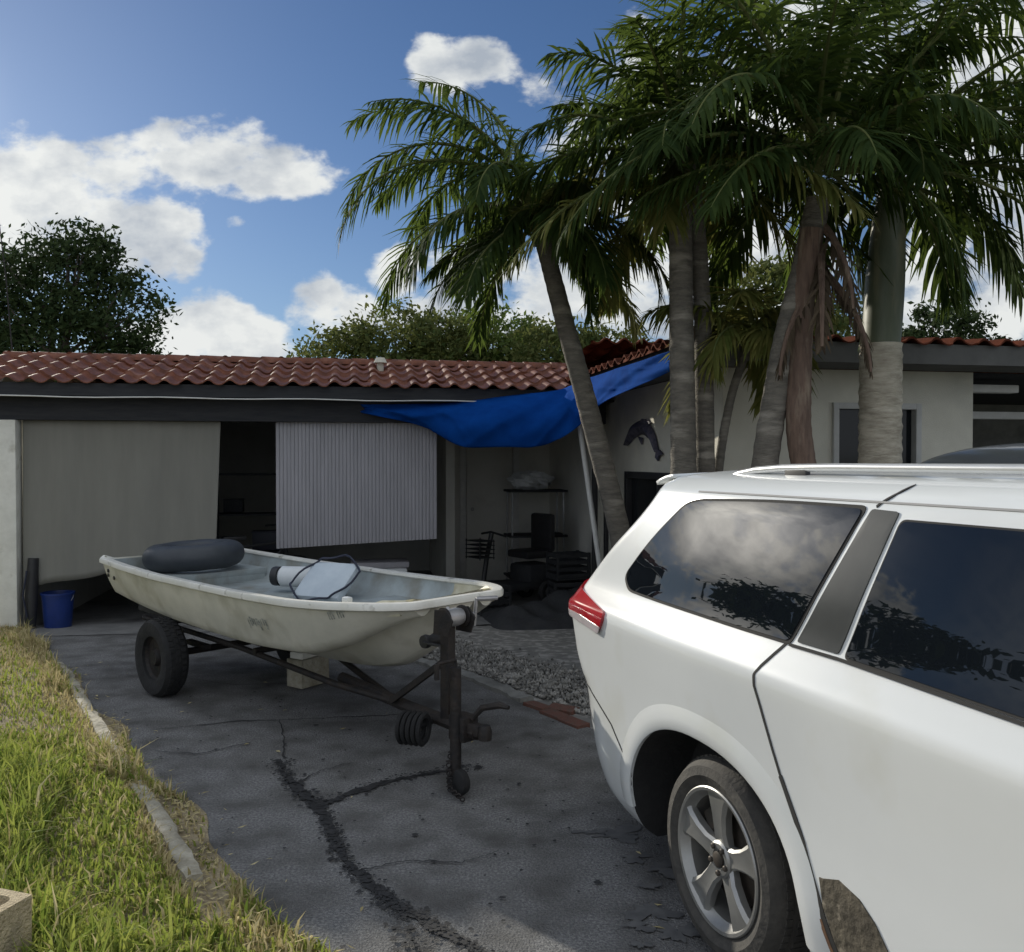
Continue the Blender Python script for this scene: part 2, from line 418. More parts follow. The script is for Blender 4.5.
    ov = nd(nt, 'ShaderNodeCombineXYZ'); lk(math_('DIVIDE', X, zz), ov.inputs[0]); lk(math_('DIVIDE', Y, zz), ov.inputs[1])
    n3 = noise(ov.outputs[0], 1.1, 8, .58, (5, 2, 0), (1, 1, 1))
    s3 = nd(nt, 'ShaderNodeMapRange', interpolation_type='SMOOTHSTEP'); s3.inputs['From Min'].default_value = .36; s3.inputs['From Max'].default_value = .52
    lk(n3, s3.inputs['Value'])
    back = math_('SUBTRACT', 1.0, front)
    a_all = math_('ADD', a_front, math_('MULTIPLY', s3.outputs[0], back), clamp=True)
    # cloud brightness: thick cores and undersides grey, rims and sunward sides bright
    n4 = noise(cv.outputs[0], 7.5, 8, .54, (.055, -.045, 0))
    lit = math_('MULTIPLY_ADD', math_('SUBTRACT', n1, n4), 3.6, .76)
    n5 = noise(cv.outputs[0], 3.5, 6, .6, (9, 4, 0))
    lit = math_('ADD', lit, math_('MULTIPLY_ADD', n5, 1.7, -.85))
    core = nd(nt, 'ShaderNodeMapRange'); core.inputs['From Min'].default_value = .5; core.inputs['From Max'].default_value = 1.7; core.inputs['To Max'].default_value = .62
    lk(dd, core.inputs['Value'])
    lit = math_('SUBTRACT', lit, core.outputs[0], clamp=True)
    cc = nd(nt, 'ShaderNodeMix', data_type='RGBA')
    K = 1.0 / SKY
    cc.inputs['A'].default_value = (.40 * K, .45 * K, .52 * K, 1); cc.inputs['B'].default_value = (.80 * K, .82 * K, .81 * K, 1)
    lk(lit, cc.inputs['Factor'])
    # clear sky colour: deep blue, tinted
    tint = nd(nt, 'ShaderNodeMix', data_type='RGBA', blend_type='MULTIPLY'); tint.inputs['Factor'].default_value = 1
    tint.inputs['B'].default_value = c4(SKYTINT); lk(sky.outputs[0], tint.inputs['A'])
    # added brightness: clouds behind the camera set pale to fill shaded walls
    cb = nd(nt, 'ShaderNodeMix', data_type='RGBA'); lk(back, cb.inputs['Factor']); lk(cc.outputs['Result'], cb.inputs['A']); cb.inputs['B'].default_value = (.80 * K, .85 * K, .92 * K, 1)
    # paler towards the horizon
    hz = math_('POWER', math_('SUBTRACT', 1.0, math_('MULTIPLY', math_('MAXIMUM', Z, 0.0), 2.6), clamp=True), 2.0)
    hm = nd(nt, 'ShaderNodeMix', data_type='RGBA'); lk(math_('MULTIPLY', hz, .42), hm.inputs['Factor']); lk(tint.outputs['Result'], hm.inputs['A']); hm.inputs['B'].default_value = (.42 * K, .52 * K, .64 * K, 1)
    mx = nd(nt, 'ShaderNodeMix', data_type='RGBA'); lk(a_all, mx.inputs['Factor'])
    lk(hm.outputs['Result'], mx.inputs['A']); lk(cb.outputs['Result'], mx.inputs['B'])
    # bright thin cloud round the sun
    vd = nd(nt, 'ShaderNodeVectorMath', operation='DOT_PRODUCT'); lk(tc.outputs['Generated'], vd.inputs[0]); vd.inputs[1].default_value = L
    g = math_('MULTIPLY', math_('POWER', math_('MAXIMUM', vd.outputs['Value'], 0.0), 700.0), 6.0 * K)
    g2 = math_('MULTIPLY', math_('POWER', math_('MAXIMUM', vd.outputs['Value'], 0.0), 16.0), .07 * K)
    # added glow out of view on the left, for glare in the van windows
    vd2 = nd(nt, 'ShaderNodeVectorMath', operation='DOT_PRODUCT'); lk(tc.outputs['Generated'], vd2.inputs[0]); vd2.inputs[1].default_value = Vector((math.sin(rad(-51)) * math.cos(rad(18)), math.cos(rad(-51)) * math.cos(rad(18)), math.sin(rad(18))))
    g3 = math_('MULTIPLY', math_('POWER', math_('MAXIMUM', vd2.outputs['Value'], 0.0), 260.0), math_('MULTIPLY', n1, 11.0 * K))
    gg = math_('ADD', math_('ADD', g, g3), g2)
    gc = nd(nt, 'ShaderNodeCombineColor'); lk(gg, gc.inputs[0]); lk(math_('MULTIPLY', gg, .95), gc.inputs[1]); lk(math_('MULTIPLY', gg, .86), gc.inputs[2])
    ad = nd(nt, 'ShaderNodeMix', data_type='RGBA', blend_type='ADD'); ad.inputs['Factor'].default_value = 1
    lk(mx.outputs['Result'], ad.inputs['A']); lk(gc.outputs[0], ad.inputs['B'])
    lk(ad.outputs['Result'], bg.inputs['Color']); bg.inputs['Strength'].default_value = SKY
SKY = 0.13
SKYTINT = (.34, .43, .57)
make_world()
SC.view_settings.view_transform = 'Standard'; SC.view_settings.look = 'None'
SC.view_settings.exposure = 0.0; SC.view_settings.gamma = 1.0; SC.view_settings.use_curve_mapping = False

# ------------------------------------------------------------------ ground
def gz(x, y):
    return -0.045 * min(max(y - 6.5, 0.0), 3.5)

def wob(y, s=0):
    return .05 * math.sin(y * 5.1 + s) + .025 * math.sin(y * 9.7 + 2 * s)
def xL(y): return -.70 - (y - 2.87) * .71 + wob(y)
def xR(y): return .36 - (y - 5.46) * .665

def sheet(name, xs, ys, dz, m, **kw):
    b = MB(); n = len(xs); k = len(ys)
    vs = [(x, y, gz(x, y) + dz) for y in ys for x in xs]
    fs = [(j * n + i, j * n + i + 1, (j + 1) * n + i + 1, (j + 1) * n + i) for j in range(k - 1) for i in range(n - 1)]
    b.add(vs, fs)
    return tag(b.build(name, m), kind='structure')

ysg = [-900, -200, -60, -20, -8, -4, 0, 3, 6.5, 7, 7.5, 8, 8.5, 9, 9.5, 10, 12, 16, 25, 60, 200, 900]
sheet('ground', [-900, -200, -60, -20, -8, -4, 0, 4, 8, 20, 60, 200, 900], ysg, -.016, M['far_ground'])

def strip(name, fl, fr, ys, dz, m, nx=10, crown=0.0):
    b = MB()
    vs = []; fs = []
    for y in ys:
        a, c = fl(y), fr(y)
        for i in range(nx + 1):
            t = i / nx; x = a + (c - a) * t
            vs.append((x, y, gz(x, y) + dz + crown * 4 * t * (1 - t)))
    n = nx + 1
    for j in range(len(ys) - 1):
        for i in range(nx): fs.append((j*n+i, j*n+i+1, (j+1)*n+i+1, (j+1)*n+i))
    b.add(vs, fs)
    return tag(b.build(name, m), kind='structure')
YD = list(np.arange(-4, 9.01, .1))
strip('driveway', xL, lambda y: max(xR(y), xL(y) + 2.0) + (3.0 if y < 2 else 0) * min(1, (2 - y) / 2 if y < 2 else 0), YD, 0.0, M['asphalt'])
strip('yard_ground', xR, lambda y: 9.0, list(np.arange(-4, 9.6, .1)), -.008, M['gravel'], 30)
b = MB(); b.add([(-60, -14, .0), (60, -14, .0), (60, -5, .0), (-60, -5, .0)], [(0, 1, 2, 3)]); tag(b.build('bounce_ground', M['concrete']), kind='structure')  # unseen pale ground added behind the camera to bounce sunlight into the shade
LAWN_NOISE = [(random.uniform(.5, 3), random.uniform(.5, 3), random.uniform(0, 6)) for _ in range(5)]
def lawn_z(x, y):
    t = sum(math.sin(x * a + y * b + c) for a, b, c in LAWN_NOISE) / 5
    edge = min(1, max(0, (xL(y) - x) / .35))
    return gz(x, y) + .004 + (.045 + .03 * t) * edge
def lawn():
    b = MB(); ys = list(np.arange(-4, 9.2, .1)); ts = [0, .03, .08, .15, .25, .4, .6, .9, 1.3, 1.8, 2.5, 3.5, 5, 9, 20]
    vs = []; n = len(ts)
    for y in ys:
        for t in ts:
            x = xL(y) + .03 - t; vs.append((x, y, lawn_z(x, y)))
    fs = [(j*n+i+1, j*n+i, (j+1)*n+i, (j+1)*n+i+1) for j in range(len(ys)-1) for i in range(n-1)]
    b.add(vs, fs); tag(b.build('lawn_soil', M['soil'], flip=False), kind='structure')
lawn()

# cracks filled with tar, flat marks on the driveway
def poly_strip(b, pts, ws, dz, seed=0, sub=10):
    r = random.Random(seed)
    P = []; W = []
    for i in range(len(pts) - 1):
        for k in range(sub):
            t = k / sub
            P.append(Vector(pts[i]).lerp(Vector(pts[i+1]), t)); W.append(ws[i] + (ws[i+1] - ws[i]) * t)
    P.append(Vector(pts[-1])); W.append(ws[-1])
    vs = []; fs = []
    for i, p in enumerate(P):
        t = (P[min(i+1, len(P)-1)] - P[max(i-1, 0)]).normalized(); nrm = Vector((-t.y, t.x))
        j = nrm * r.uniform(-.008, .008)
        for s in (-1, 1):
            q = p + j + nrm * s * W[i] * (.70 + .18 * math.sin(i * .37 + seed) + r.uniform(-.22, .3)) * .5
            vs.append((q.x, q.y, gz(q.x, q.y) + dz))
    for i in range(len(P) - 1): fs.append((2*i, 2*i+1, 2*i+3, 2*i+2))
    b.add(vs, fs)
b = MB()
poly_strip(b, [(-1.26, 4.73), (-1.17, 4.50), (-1.02, 4.25), (-.90, 4.08)], [.03, .05, .07, .09], .004, 1)
poly_strip(b, [(-.93, 4.05), (-.80, 4.22), (-.62, 4.40), (-.32, 4.57)], [.08, .07, .05, .035], .0055, 2)
poly_strip(b, [(-.90, 4.10), (-.79, 3.80), (-.69, 3.55), (-.53, 3.30), (-.38, 3.13), (-.20, 2.95), (.02, 2.75)], [.09, .055, .05, .06, .065, .055, .045], .007, 3)
def crumbs(b, pts, n, spread, seed, dz):
    r = random.Random(seed); P = [Vector(p) for p in pts]
    for i in range(n):
        q = r.random() * (len(P) - 1); k = int(q); p = P[k].lerp(P[k+1], q - k); t = (P[k+1] - P[k]).normalized(); nr = Vector((-t.y, t.x))
        p = p + nr * r.gauss(0, spread); s_ = r.uniform(.003, .011) * (1.6 if r.random() < .12 else 1)
        m = r.randint(5, 7); a0 = r.uniform(0, 6); z = gz(p.x, p.y) + dz + .0001 * (i % 40)
        b.add([(p.x + s_ * r.uniform(.5, 1.3) * math.cos(a0 + 2*PI*j/m), p.y + s_ * r.uniform(.5, 1.3) * math.sin(a0 + 2*PI*j/m), z) for j in range(m)], [tuple(range(m))])
crumbs(b, [(-1.26, 4.73), (-1.17, 4.50), (-1.02, 4.25), (-.90, 4.08)], 260, .035, 31, .008)
crumbs(b, [(-.93, 4.05), (-.80, 4.22), (-.62, 4.40), (-.32, 4.57), (-.15, 4.58)], 260, .032, 32, .008)
crumbs(b, [(-.90, 4.10), (-.79, 3.80), (-.69, 3.55), (-.53, 3.30), (-.38, 3.13), (-.20, 2.95), (.02, 2.75)], 560, .024, 33, .008)
crumbs(b, [(-.55, 3.32), (-.36, 3.02), (-.30, 2.8)], 160, .03, 34, .008)
crumbs(b, [(-1.9, 6.2), (.3, 3.2)], 260, .7, 35, .008)
tag(b.build('driveway_crack', M['tar']), kind='structure')
b = MB()
poly_strip(b, [(-2.15, 5.25), (-1.7, 5.42), (-1.3, 5.47), (-.7, 5.56), (-.3, 5.5)], [.004, .016, .008, .014, .004], .0045, 5)
poly_strip(b, [(-1.45, 5.45), (-1.33, 5.1), (-1.24, 4.75)], [.006, .008, .02], .0058, 6)
poly_strip(b, [(-2.6, 6.6), (-2.0, 6.3), (-1.2, 6.35)], [.004, .010, .004], .0045, 8)
for k, pts in enumerate([[(-1.08, 4.35), (-1.0, 4.55), (-.86, 4.66)], [(-.62, 3.42), (-.42, 3.52), (-.2, 3.5), (-.05, 3.6)], [(-1.5, 5.0), (-1.72, 4.8), (-1.98, 4.85)]]):
    poly_strip(b, pts, [.016, .010, .005] if len(pts) == 3 else [.014, .010, .008, .003], .0072 + .0006 * k, 20 + k)
tag(b.build('driveway_fissure', M['tar']), kind='structure')
def blot(b, cx, cy, r0, dz, seed, sx=1.0):
    r = random.Random(seed); n = 56; vs = [(cx, cy, gz(cx, cy) + dz)]
    ph = [r.uniform(0, 6) for _ in range(4)]
    for k in range(n):
        a = 2 * PI * k / n
        rr = r0 * (1 + .35 * math.sin(2*a+ph[0]) + .3 * math.sin(3*a+ph[1]) + .22 * math.sin(5*a+ph[2]) + .16 * math.sin(9*a+ph[3]) + .12 * math.sin(17*a+ph[1]) + r.uniform(-.06, .06))
        x = cx + rr * math.cos(a) * sx; y = cy + rr * math.sin(a); vs.append((x, y, gz(x, y) + dz))
    b.add(vs, [(0, 1 + k, 1 + (k + 1) % n) for k in range(n)])
b = MB()
for i, (x, y, r0, sx) in enumerate([(.47, 3.78, .06, 1.7), (.35, 3.80, .025, 2.4), (.50, 3.55, .04, 1.3), (.50, 3.12, .07, .9), (.57, 2.98, .06, 1), (.44, 3.02, .03, 1.4), (.60, 3.45, .05, 1.2), (.43, 2.9, .02, 1.5), (.52, 3.3, .022, 1.4)]):
    blot(b, x, y, r0, .004 + .0007 * i, i, sx)
tag(b.build('oil_stain', M['oil']), kind='structure')

# kerb strips
def kerb(name, pts, w, h, m, label, cat, seed, group=None):
    r = random.Random(seed); b = MB(); P = []
    for i in range(len(pts) - 1):
        n = 12
        for k in range(n): P.append(Vector(pts[i]).lerp(Vector(pts[i+1]), k / n))
    P.append(Vector(pts[-1]))
    vs = []; fs = []
    for i, p in enumerate(P):
        t = (P[min(i+1, len(P)-1)] - P[max(i-1, 0)]).normalized(); nr = Vector((-t.y, t.x))
        z = lawn_z(p.x, p.y) if seed < 50 else gz(p.x, p.y)
        ww = w * r.uniform(.8, 1.15); hh = h * r.uniform(.55, 1.2)
        for (o, dz) in ((-ww/2, -.06), (-ww/2*.9, hh*.8), (-ww/4, hh), (ww/4, hh), (ww/2*.9, hh*.75), (ww/2, -.06)):
            q = p + nr * o; vs.append((q.x, q.y, z + dz + r.uniform(-.004, .004)))
    for i in range(len(P) - 1):
        for k in range(5): fs.append((i*6+k, (i+1)*6+k, (i+1)*6+k+1, i*6+k+1))
    fs += [tuple(range(6)), tuple(range((len(P)-1)*6+5, (len(P)-1)*6-1, -1))]
    b.add(vs, fs)
    o = b.build(name, m); tag(o, label, cat, group)
    return o
kerb('lawn_edging', [(-3.62, 7.0), (-3.0, 6.05), (-2.45, 5.2), (-2.0, 4.5), (-1.55, 3.85), (-1.2, 3.3)], .075, .032, M['old_concrete'],
     'long weathered concrete edging strip half buried in the sunlit grass', 'edging', 3)
kerb('lawn_edging', [(-2.75, 4.62), (-2.52, 4.28), (-2.36, 4.02)], .10, .06, M['old_concrete'],
     'short broken concrete edging piece in the grass above the cinder block', 'edging', 4)
kerb('driveway_kerb', [(-1.5, 8.3), (-.85, 7.28), (-.24, 6.42), (.1, 5.88)], .13, .035, M['concrete'],
     'pale worn concrete kerb along the far edge of the driveway behind the boat', 'kerb', 60)
b = MB()
for i, (x, y, a) in enumerate([(.17, 5.74, .9), (.27, 5.55, .96), (.38, 5.38, .98), (.33, 5.68, .6)]):
    b = MB(); b.box((0, 0, 0), (.2, .1, .05), Matrix.Translation((x, y, -.006)) @ Matrix.Rotation(-a, 4, 'Z') @ Matrix.Rotation(.05 * (i - 1), 4, 'X'), bev=.006)
    o = b.build('edging_brick', M['brick'])
    tag(o, ['red brick in the driveway edge nearest the concrete kerb end', 'red brick in the driveway edge, middle of the row', 'red brick in the driveway edge nearest the white van', 'loose red brick lying askew beside the edge row'][i], 'brick', 'red bricks edging the driveway')

# gravel heap, stuff
def gravel():
    V = []; F = []; n = 0
    base = [(0, 0, 1), (1, 0, 0), (0, 1, 0), (-1, 0, 0), (0, -1, 0), (0, 0, -1)]
    fa = [(0, 1, 2), (0, 2, 3), (0, 3, 4), (0, 4, 1), (5, 2, 1), (5, 3, 2), (5, 4, 3), (5, 1, 4)]
    for i in range(5200):
        y = RNG.uniform(5.3, 8.6); x = xR(y) + .16 + abs(RNG.normal(.30, .26))
        if x > 1.0: continue
        h = .05 * math.exp(-((x - xR(y) - .6) / .4) ** 2)
        s = RNG.uniform(.005, .015) * (1.2 if RNG.random() < .9 else 2.0)
        R = Matrix.Rotation(RNG.uniform(0, 6), 3, 'Z') @ Matrix.Rotation(RNG.uniform(0, 6), 3, 'X')
        for p in base:
            q = R @ Vector((p[0]*s*RNG.uniform(.7, 1.2), p[1]*s*RNG.uniform(.7, 1.2), p[2]*s*.8)); V.append((q.x+x, q.y+y, q.z+gz(x, y)+h*RNG.uniform(.3, 1)))
        for f in fa: F.extend([n+f[0], n+f[1], n+f[2]])
        n += 6
    o = fast_mesh('gravel', V, F, 3, M['gravel']); tag(o, 'loose grey gravel spread beside the driveway behind the boat', 'gravel', kind='stuff')
gravel()

# grass blades
def blades(name, n, region, hfun, mats, label, mixf, seed, wid=.0045):
    r = np.random.default_rng(seed)
    V = np.zeros((n, 5, 3), np.float32); k = 0; mi = []
    tries = 0
    while k < n and tries < n * 6:
        tries += 1
        y = r.uniform(*region[0]) if r.random() < .45 else r.uniform(2.5, 5.0)
        e = xL(y); x = e + .02 - abs(r.normal(0, 1)) * region[1] if r.random() < .35 else e + .03 - r.uniform(0, region[2])
        if abs(x) > .90 * y + 1.0: continue
        h = hfun(x, y, r)
        if h <= 0: continue
        z = lawn_z(x, y) - .005 if x < xL(y) + .03 else gz(x, y)
        a = r.uniform(0, 2*PI); w = wid * r.uniform(.6, 1.5); bend = h * r.uniform(.1, .9); ba = r.uniform(0, 2*PI)
        ca, sa = math.cos(a)*w, math.sin(a)*w; bx, by = math.cos(ba)*bend, math.sin(ba)*bend
        V[k, 0] = (x-ca, y-sa, z); V[k, 1] = (x+ca, y+sa, z)
        V[k, 2] = (x-ca*.8+bx*.3, y-sa*.8+by*.3, z+h*.6); V[k, 3] = (x+ca*.8+bx*.3, y+sa*.8+by*.3, z+h*.6)
        V[k, 4] = (x+bx, y+by, z+h*(1-.35*(bend/h)))
        mi.append(1 if r.random() < mixf(x, y) else 0)
        k += 1
    V = V[:k]
    base = np.arange(k)[:, None] * 5
    F = np.concatenate([base + np.array([[0, 1, 3]]), base + np.array([[0, 3, 2]]), base + np.array([[2, 3, 4]])], axis=1).reshape(-1)
    o = fast_mesh(name, V.reshape(-1, 3), F, 3, mats, mi=np.repeat(np.array(mi), 3))
    return tag(o, label, 'grass', kind='stuff')
def dens_n(x, y): return math.sin(x*2.3+1.1)*math.sin(y*1.9+.4) + .6*math.sin(x*5.1+y*3.7)
def hgt(x, y, r):
    e = xL(y) - x
    kd = x - np.interp(y, [3.0, 3.33, 4.5, 6.93], [-1.02, -1.23, -1.99, -3.57])
    if -.05 < kd < .07 and y < 7.1 and r.random() < (.97 if math.sin(y * 4.1) > -.5 else .6): return 0      # the edging strip shows through
    h = r.gamma(3.0, .0195)
    p = dens_n(x, y)
    if kd > .05:                                            # thin dry strip between the edging and the driveway
        if r.random() < .84: return 0
        h *= .65
    if p < -.02: 
        if r.random() < .78: return 0
        h *= .6
    if e > .7 and p > .3: h *= 1.25
    return min(h, .30)
def drymix(x, y):
    e = xL(y) - x; p = dens_n(x, y)
    return min(.9, max(.06, (.70 if e < .28 else .13) - .3 * p * .5 + max(0, (y - 5.3)) * .12))
blades('grass', 128000, ((2.0, 9.0), .5, 4.9), hgt, [M['grass'], M['straw']], 'patchy green and straw coloured grass along the driveway', drymix, 5)

def litter():
    r = np.random.default_rng(21); V = []; F = []; n = 0
    for i in range(1500):
        y = r.uniform(2.5, 8.0); x = xL(y) + (-abs(r.normal(.02, .18)) if r.random() < .95 else abs(r.normal(0, .10)))
        if i > 1465:                         # a few blown on to the driveway by the gravel and under the boat
            y = r.uniform(3.0, 7.5); x = xL(y) + r.uniform(0, 2.4)
        z = (lawn_z(x, y) if x < xL(y) + .03 else gz(x, y)) + .006 + r.uniform(0, .006)
        a = r.uniform(0, 6.28); ln = r.uniform(.006, .024); w = ln * r.uniform(.12, .4); c, s_ = math.cos(a), math.sin(a); t = r.uniform(-.006, .012)
        for (u, v, dz) in ((-1, 0, 0), (0, -1, .002), (1, 0, t), (0, 1, .004)): V.append((x + c*ln*u - s_*w*v, y + s_*ln*u + c*w*v, z + max(0, dz)))
        F += [n, n+1, n+2, n+3]; n += 4
    o = fast_mesh('leaf_litter', V, F, 4, M['straw']); tag(o, 'dry leaf litter and clippings scattered along the driveway edge', 'leaf litter', kind='stuff')
litter()
# ------------------------------------------------------------------ vehicles
class Body:
    """a car body as stacked plan outlines; S(p, z) is the point at distance p along the outline (p = u on the flank)"""
    def __init__(s, keys, rr=.2, rf=.45, taper=.035, ftaper=.06, ftu=2.6, crown=.05):
        z = [k[0] for k in keys]
        s.z0, s.z1 = z[0], z[-1]
        s.hw = pchip(z, [k[1] for k in keys]); s.ur = pchip(z, [k[2] for k in keys]); s.uf = pchip(z, [k[3] for k in keys])
        s.rr, s.rf, s.tp, s.ft, s.ftu, s.cr = rr, rf, taper, ftaper, ftu, crown
    def fix(s, u, v, h, ur, uf, rr, rf):
        t = 1 - s.tp * max(0, (-u - .2) / .8) ** 2 - s.ft * max(0, (u - s.ftu) / 1.2) ** 2
        q = (v / h) ** 2 if h > 1e-4 else 0
        if u < ur + rr: u += s.cr * q * min(1, (ur + rr - u) / rr)
        if u > uf - rf: u -= .12 * q * min(1, (u - uf + rf) / rf)
        return u, v * t
    def par(s, z):
        h = s.hw(z); ur = s.ur(z); uf = s.uf(z)
        rr = s.rr(z) if callable(s.rr) else s.rr
        return h, ur, uf, min(rr, h * .9), min(s.rf, h * .9)
    def S(s, p, z):
        h, ur, uf, rr, rf = s.par(z)
        a, c = ur + rr, uf - rf
        if p < a:
            d = a - p; al = rr * PI / 2
            if d < al: th = d / rr; u, v = a - rr * math.sin(th), h - rr + rr * math.cos(th)
            else: u, v = ur, h - rr - (d - al)
        elif p > c:
            d = p - c; al = rf * PI / 2
            if d < al: th = d / rf; u, v = c + rf * math.sin(th), h - rf + rf * math.cos(th)
            else: u, v = uf, h - rf - (d - al)
        else: u, v = p, h
        u, v = s.fix(u, v, h, ur, uf, rr, rf)
        return Vector((u, v, z))
    def N(s, p, z):
        e = .006
        a = s.S(p + e, z) - s.S(p - e, z); b = s.S(p, min(z + e, s.z1 - .001)) - s.S(p, max(z - e, s.z0))
        return b.cross(a).normalized()
    def P(s, p, z, off=0.0, side=1):
        q = s.S(p, z)
        if off: q = q + s.N(p, z) * off * 1.0
        return Vector((q.x, q.y * side, q.z))
    def rear(s, v, z, off=0.0):
        h, ur, uf, rr, rf = s.par(z)
        u, v2 = s.fix(ur, v, h, ur, uf, rr, rf)
        return Vector((u - off, v2, z))
    def front(s, v, z, off=0.0):
        h, ur, uf, rr, rf = s.par(z)
        u, v2 = s.fix(uf, v, h, ur, uf, rr, rf)
        return Vector((u + off, v2, z + off * .5))
    def shell(s, nz=64):
        zs = [s.z0 + (s.z1 - s.z0) * (i / nz) for i in range(nz + 1)]
        extra = [s.z1 - .04 * (1 - k / 8) ** 2 for k in range(9)]
        zs = sorted(set([round(z, 4) for z in zs if z < s.z1 - .04] + [round(z, 4) for z in extra]))
        segs = (8, 10, 110, 10, 8)
        loops = []
        for z in zs:
            h, ur, uf, rr, rf = s.par(z)
            a, c = ur + rr, uf - rf
            if h < .02:
                h = max(h, .0005)
            p0 = a - rr * PI / 2 - max(0, h - rr); p1 = c + rf * PI / 2 + max(0, h - rf)
            kn = [p0, a - rr * PI / 2, a, c, c + rf * PI / 2, p1]
            row = []
            for i, n in enumerate(segs):
                for k in range(n): row.append(kn[i] + (kn[i + 1] - kn[i]) * k / n)
            row.append(p1)
            R = [s.S(p, z) for p in row]
            loops.append(R + [Vector((q.x, -q.y, q.z)) for q in R[-2:0:-1]])
        n = len(loops[0]); b = MB()
        vs = [q for lp in loops for q in lp]; fs = []
        for j in range(len(loops) - 1):
            for i in range(n): fs.append((j*n+i, (j+1)*n+i, (j+1)*n+(i+1) % n, j*n+(i+1) % n))
        fs.append(tuple(range(n))); fs.append(tuple((len(loops)-1)*n+i for i in range(n-1, -1, -1)))
        b.add(vs, fs)
        return b

def round_poly(pts, r, n=5):
    out = []
    m = len(pts)
    for i in range(m):
        a, b, c = Vector(pts[i-1]), Vector(pts[i]), Vector(pts[(i+1) % m])
        rr = r[i] if isinstance(r, (list, tuple)) else r
        d1 = (a - b); d2 = (c - b)
        k = min(rr, d1.length * .45, d2.length * .45)
        s, e = b + d1.normalized() * k, b + d2.normalized() * k
        for j in range(n + 1):
            t = j / n; out.append(tuple(s * (1-t)**2 + b * 2*t*(1-t) + e * t*t))
    return out

def densify(pts, step=.05):
    out = []
    for i in range(len(pts)):
        a, b = Vector(pts[i]), Vector(pts[(i+1) % len(pts)])
        k = max(1, int((b - a).length / step))
        for j in range(k): out.append(tuple(a.lerp(b, j / k)))
    return out

def patch(fn, pts, off, skirt=.012, rings=9):
    """a thin shell over the star-shaped outline pts, following the body surface fn(x, y, off)"""
    pts = densify(pts)
    n = len(pts); cx = sum(p[0] for p in pts) / n; cy = sum(p[1] for p in pts) / n
    b = MB(); vs = [fn(cx, cy, off)]; fs = []
    for r in range(1, rings + 1):
        k = r / rings
        for x, y in pts: vs.append(fn(cx + (x - cx) * k, cy + (y - cy) * k, off))
    for x, y in pts: vs.append(fn(x, y, off - skirt))
    for i in range(n): fs.append((0, 1 + i, 1 + (i + 1) % n))
    for r in range(rings):
        for i in range(n):
            a, c = 1 + r*n + i, 1 + r*n + (i+1) % n
            fs.append((a, a + n, c + n, c))
    b.add(vs, fs); return b

def ribbon(fn, pts, w, off, skirt=.006, sub=12, b=None):
    P = []
    for i in range(len(pts) - 1):
        for k in range(sub): P.append(Vector(pts[i]).lerp(Vector(pts[i+1]), k / sub))
    P.append(Vector(pts[-1]))
    vs = []; fs = []
    for i, p in enumerate(P):
        t = (P[min(i+1, len(P)-1)] - P[max(i-1, 0)]).normalized(); nr = Vector((-t.y, t.x))
        W = w(i / (len(P) - 1)) if callable(w) else w
        for s_, o in ((-1, off - skirt), (-1, off), (1, off), (1, off - skirt)):
            q = p + nr * s_ * W / 2; vs.append(fn(q.x, q.y, o))
    for i in range(len(P) - 1):
        for k in range(3): fs.append((i*4+k, i*4+k+1, (i+1)*4+k+1, (i+1)*4+k))
    b = b or MB(); b.add(vs, fs); return b

def superarch(cu, cz, a, bb, n=2.3, m=40, z0=-.1):
    out = [(cu - a, z0)]
    for k in range(m + 1):
        th = PI * k / m
        c, s_ = math.cos(th), math.sin(th)
        out.append((cu - a * math.copysign(abs(c) ** (2/n), c), cz + bb * abs(s_) ** (2/n)))
    out.append((cu + a, z0))
    return out

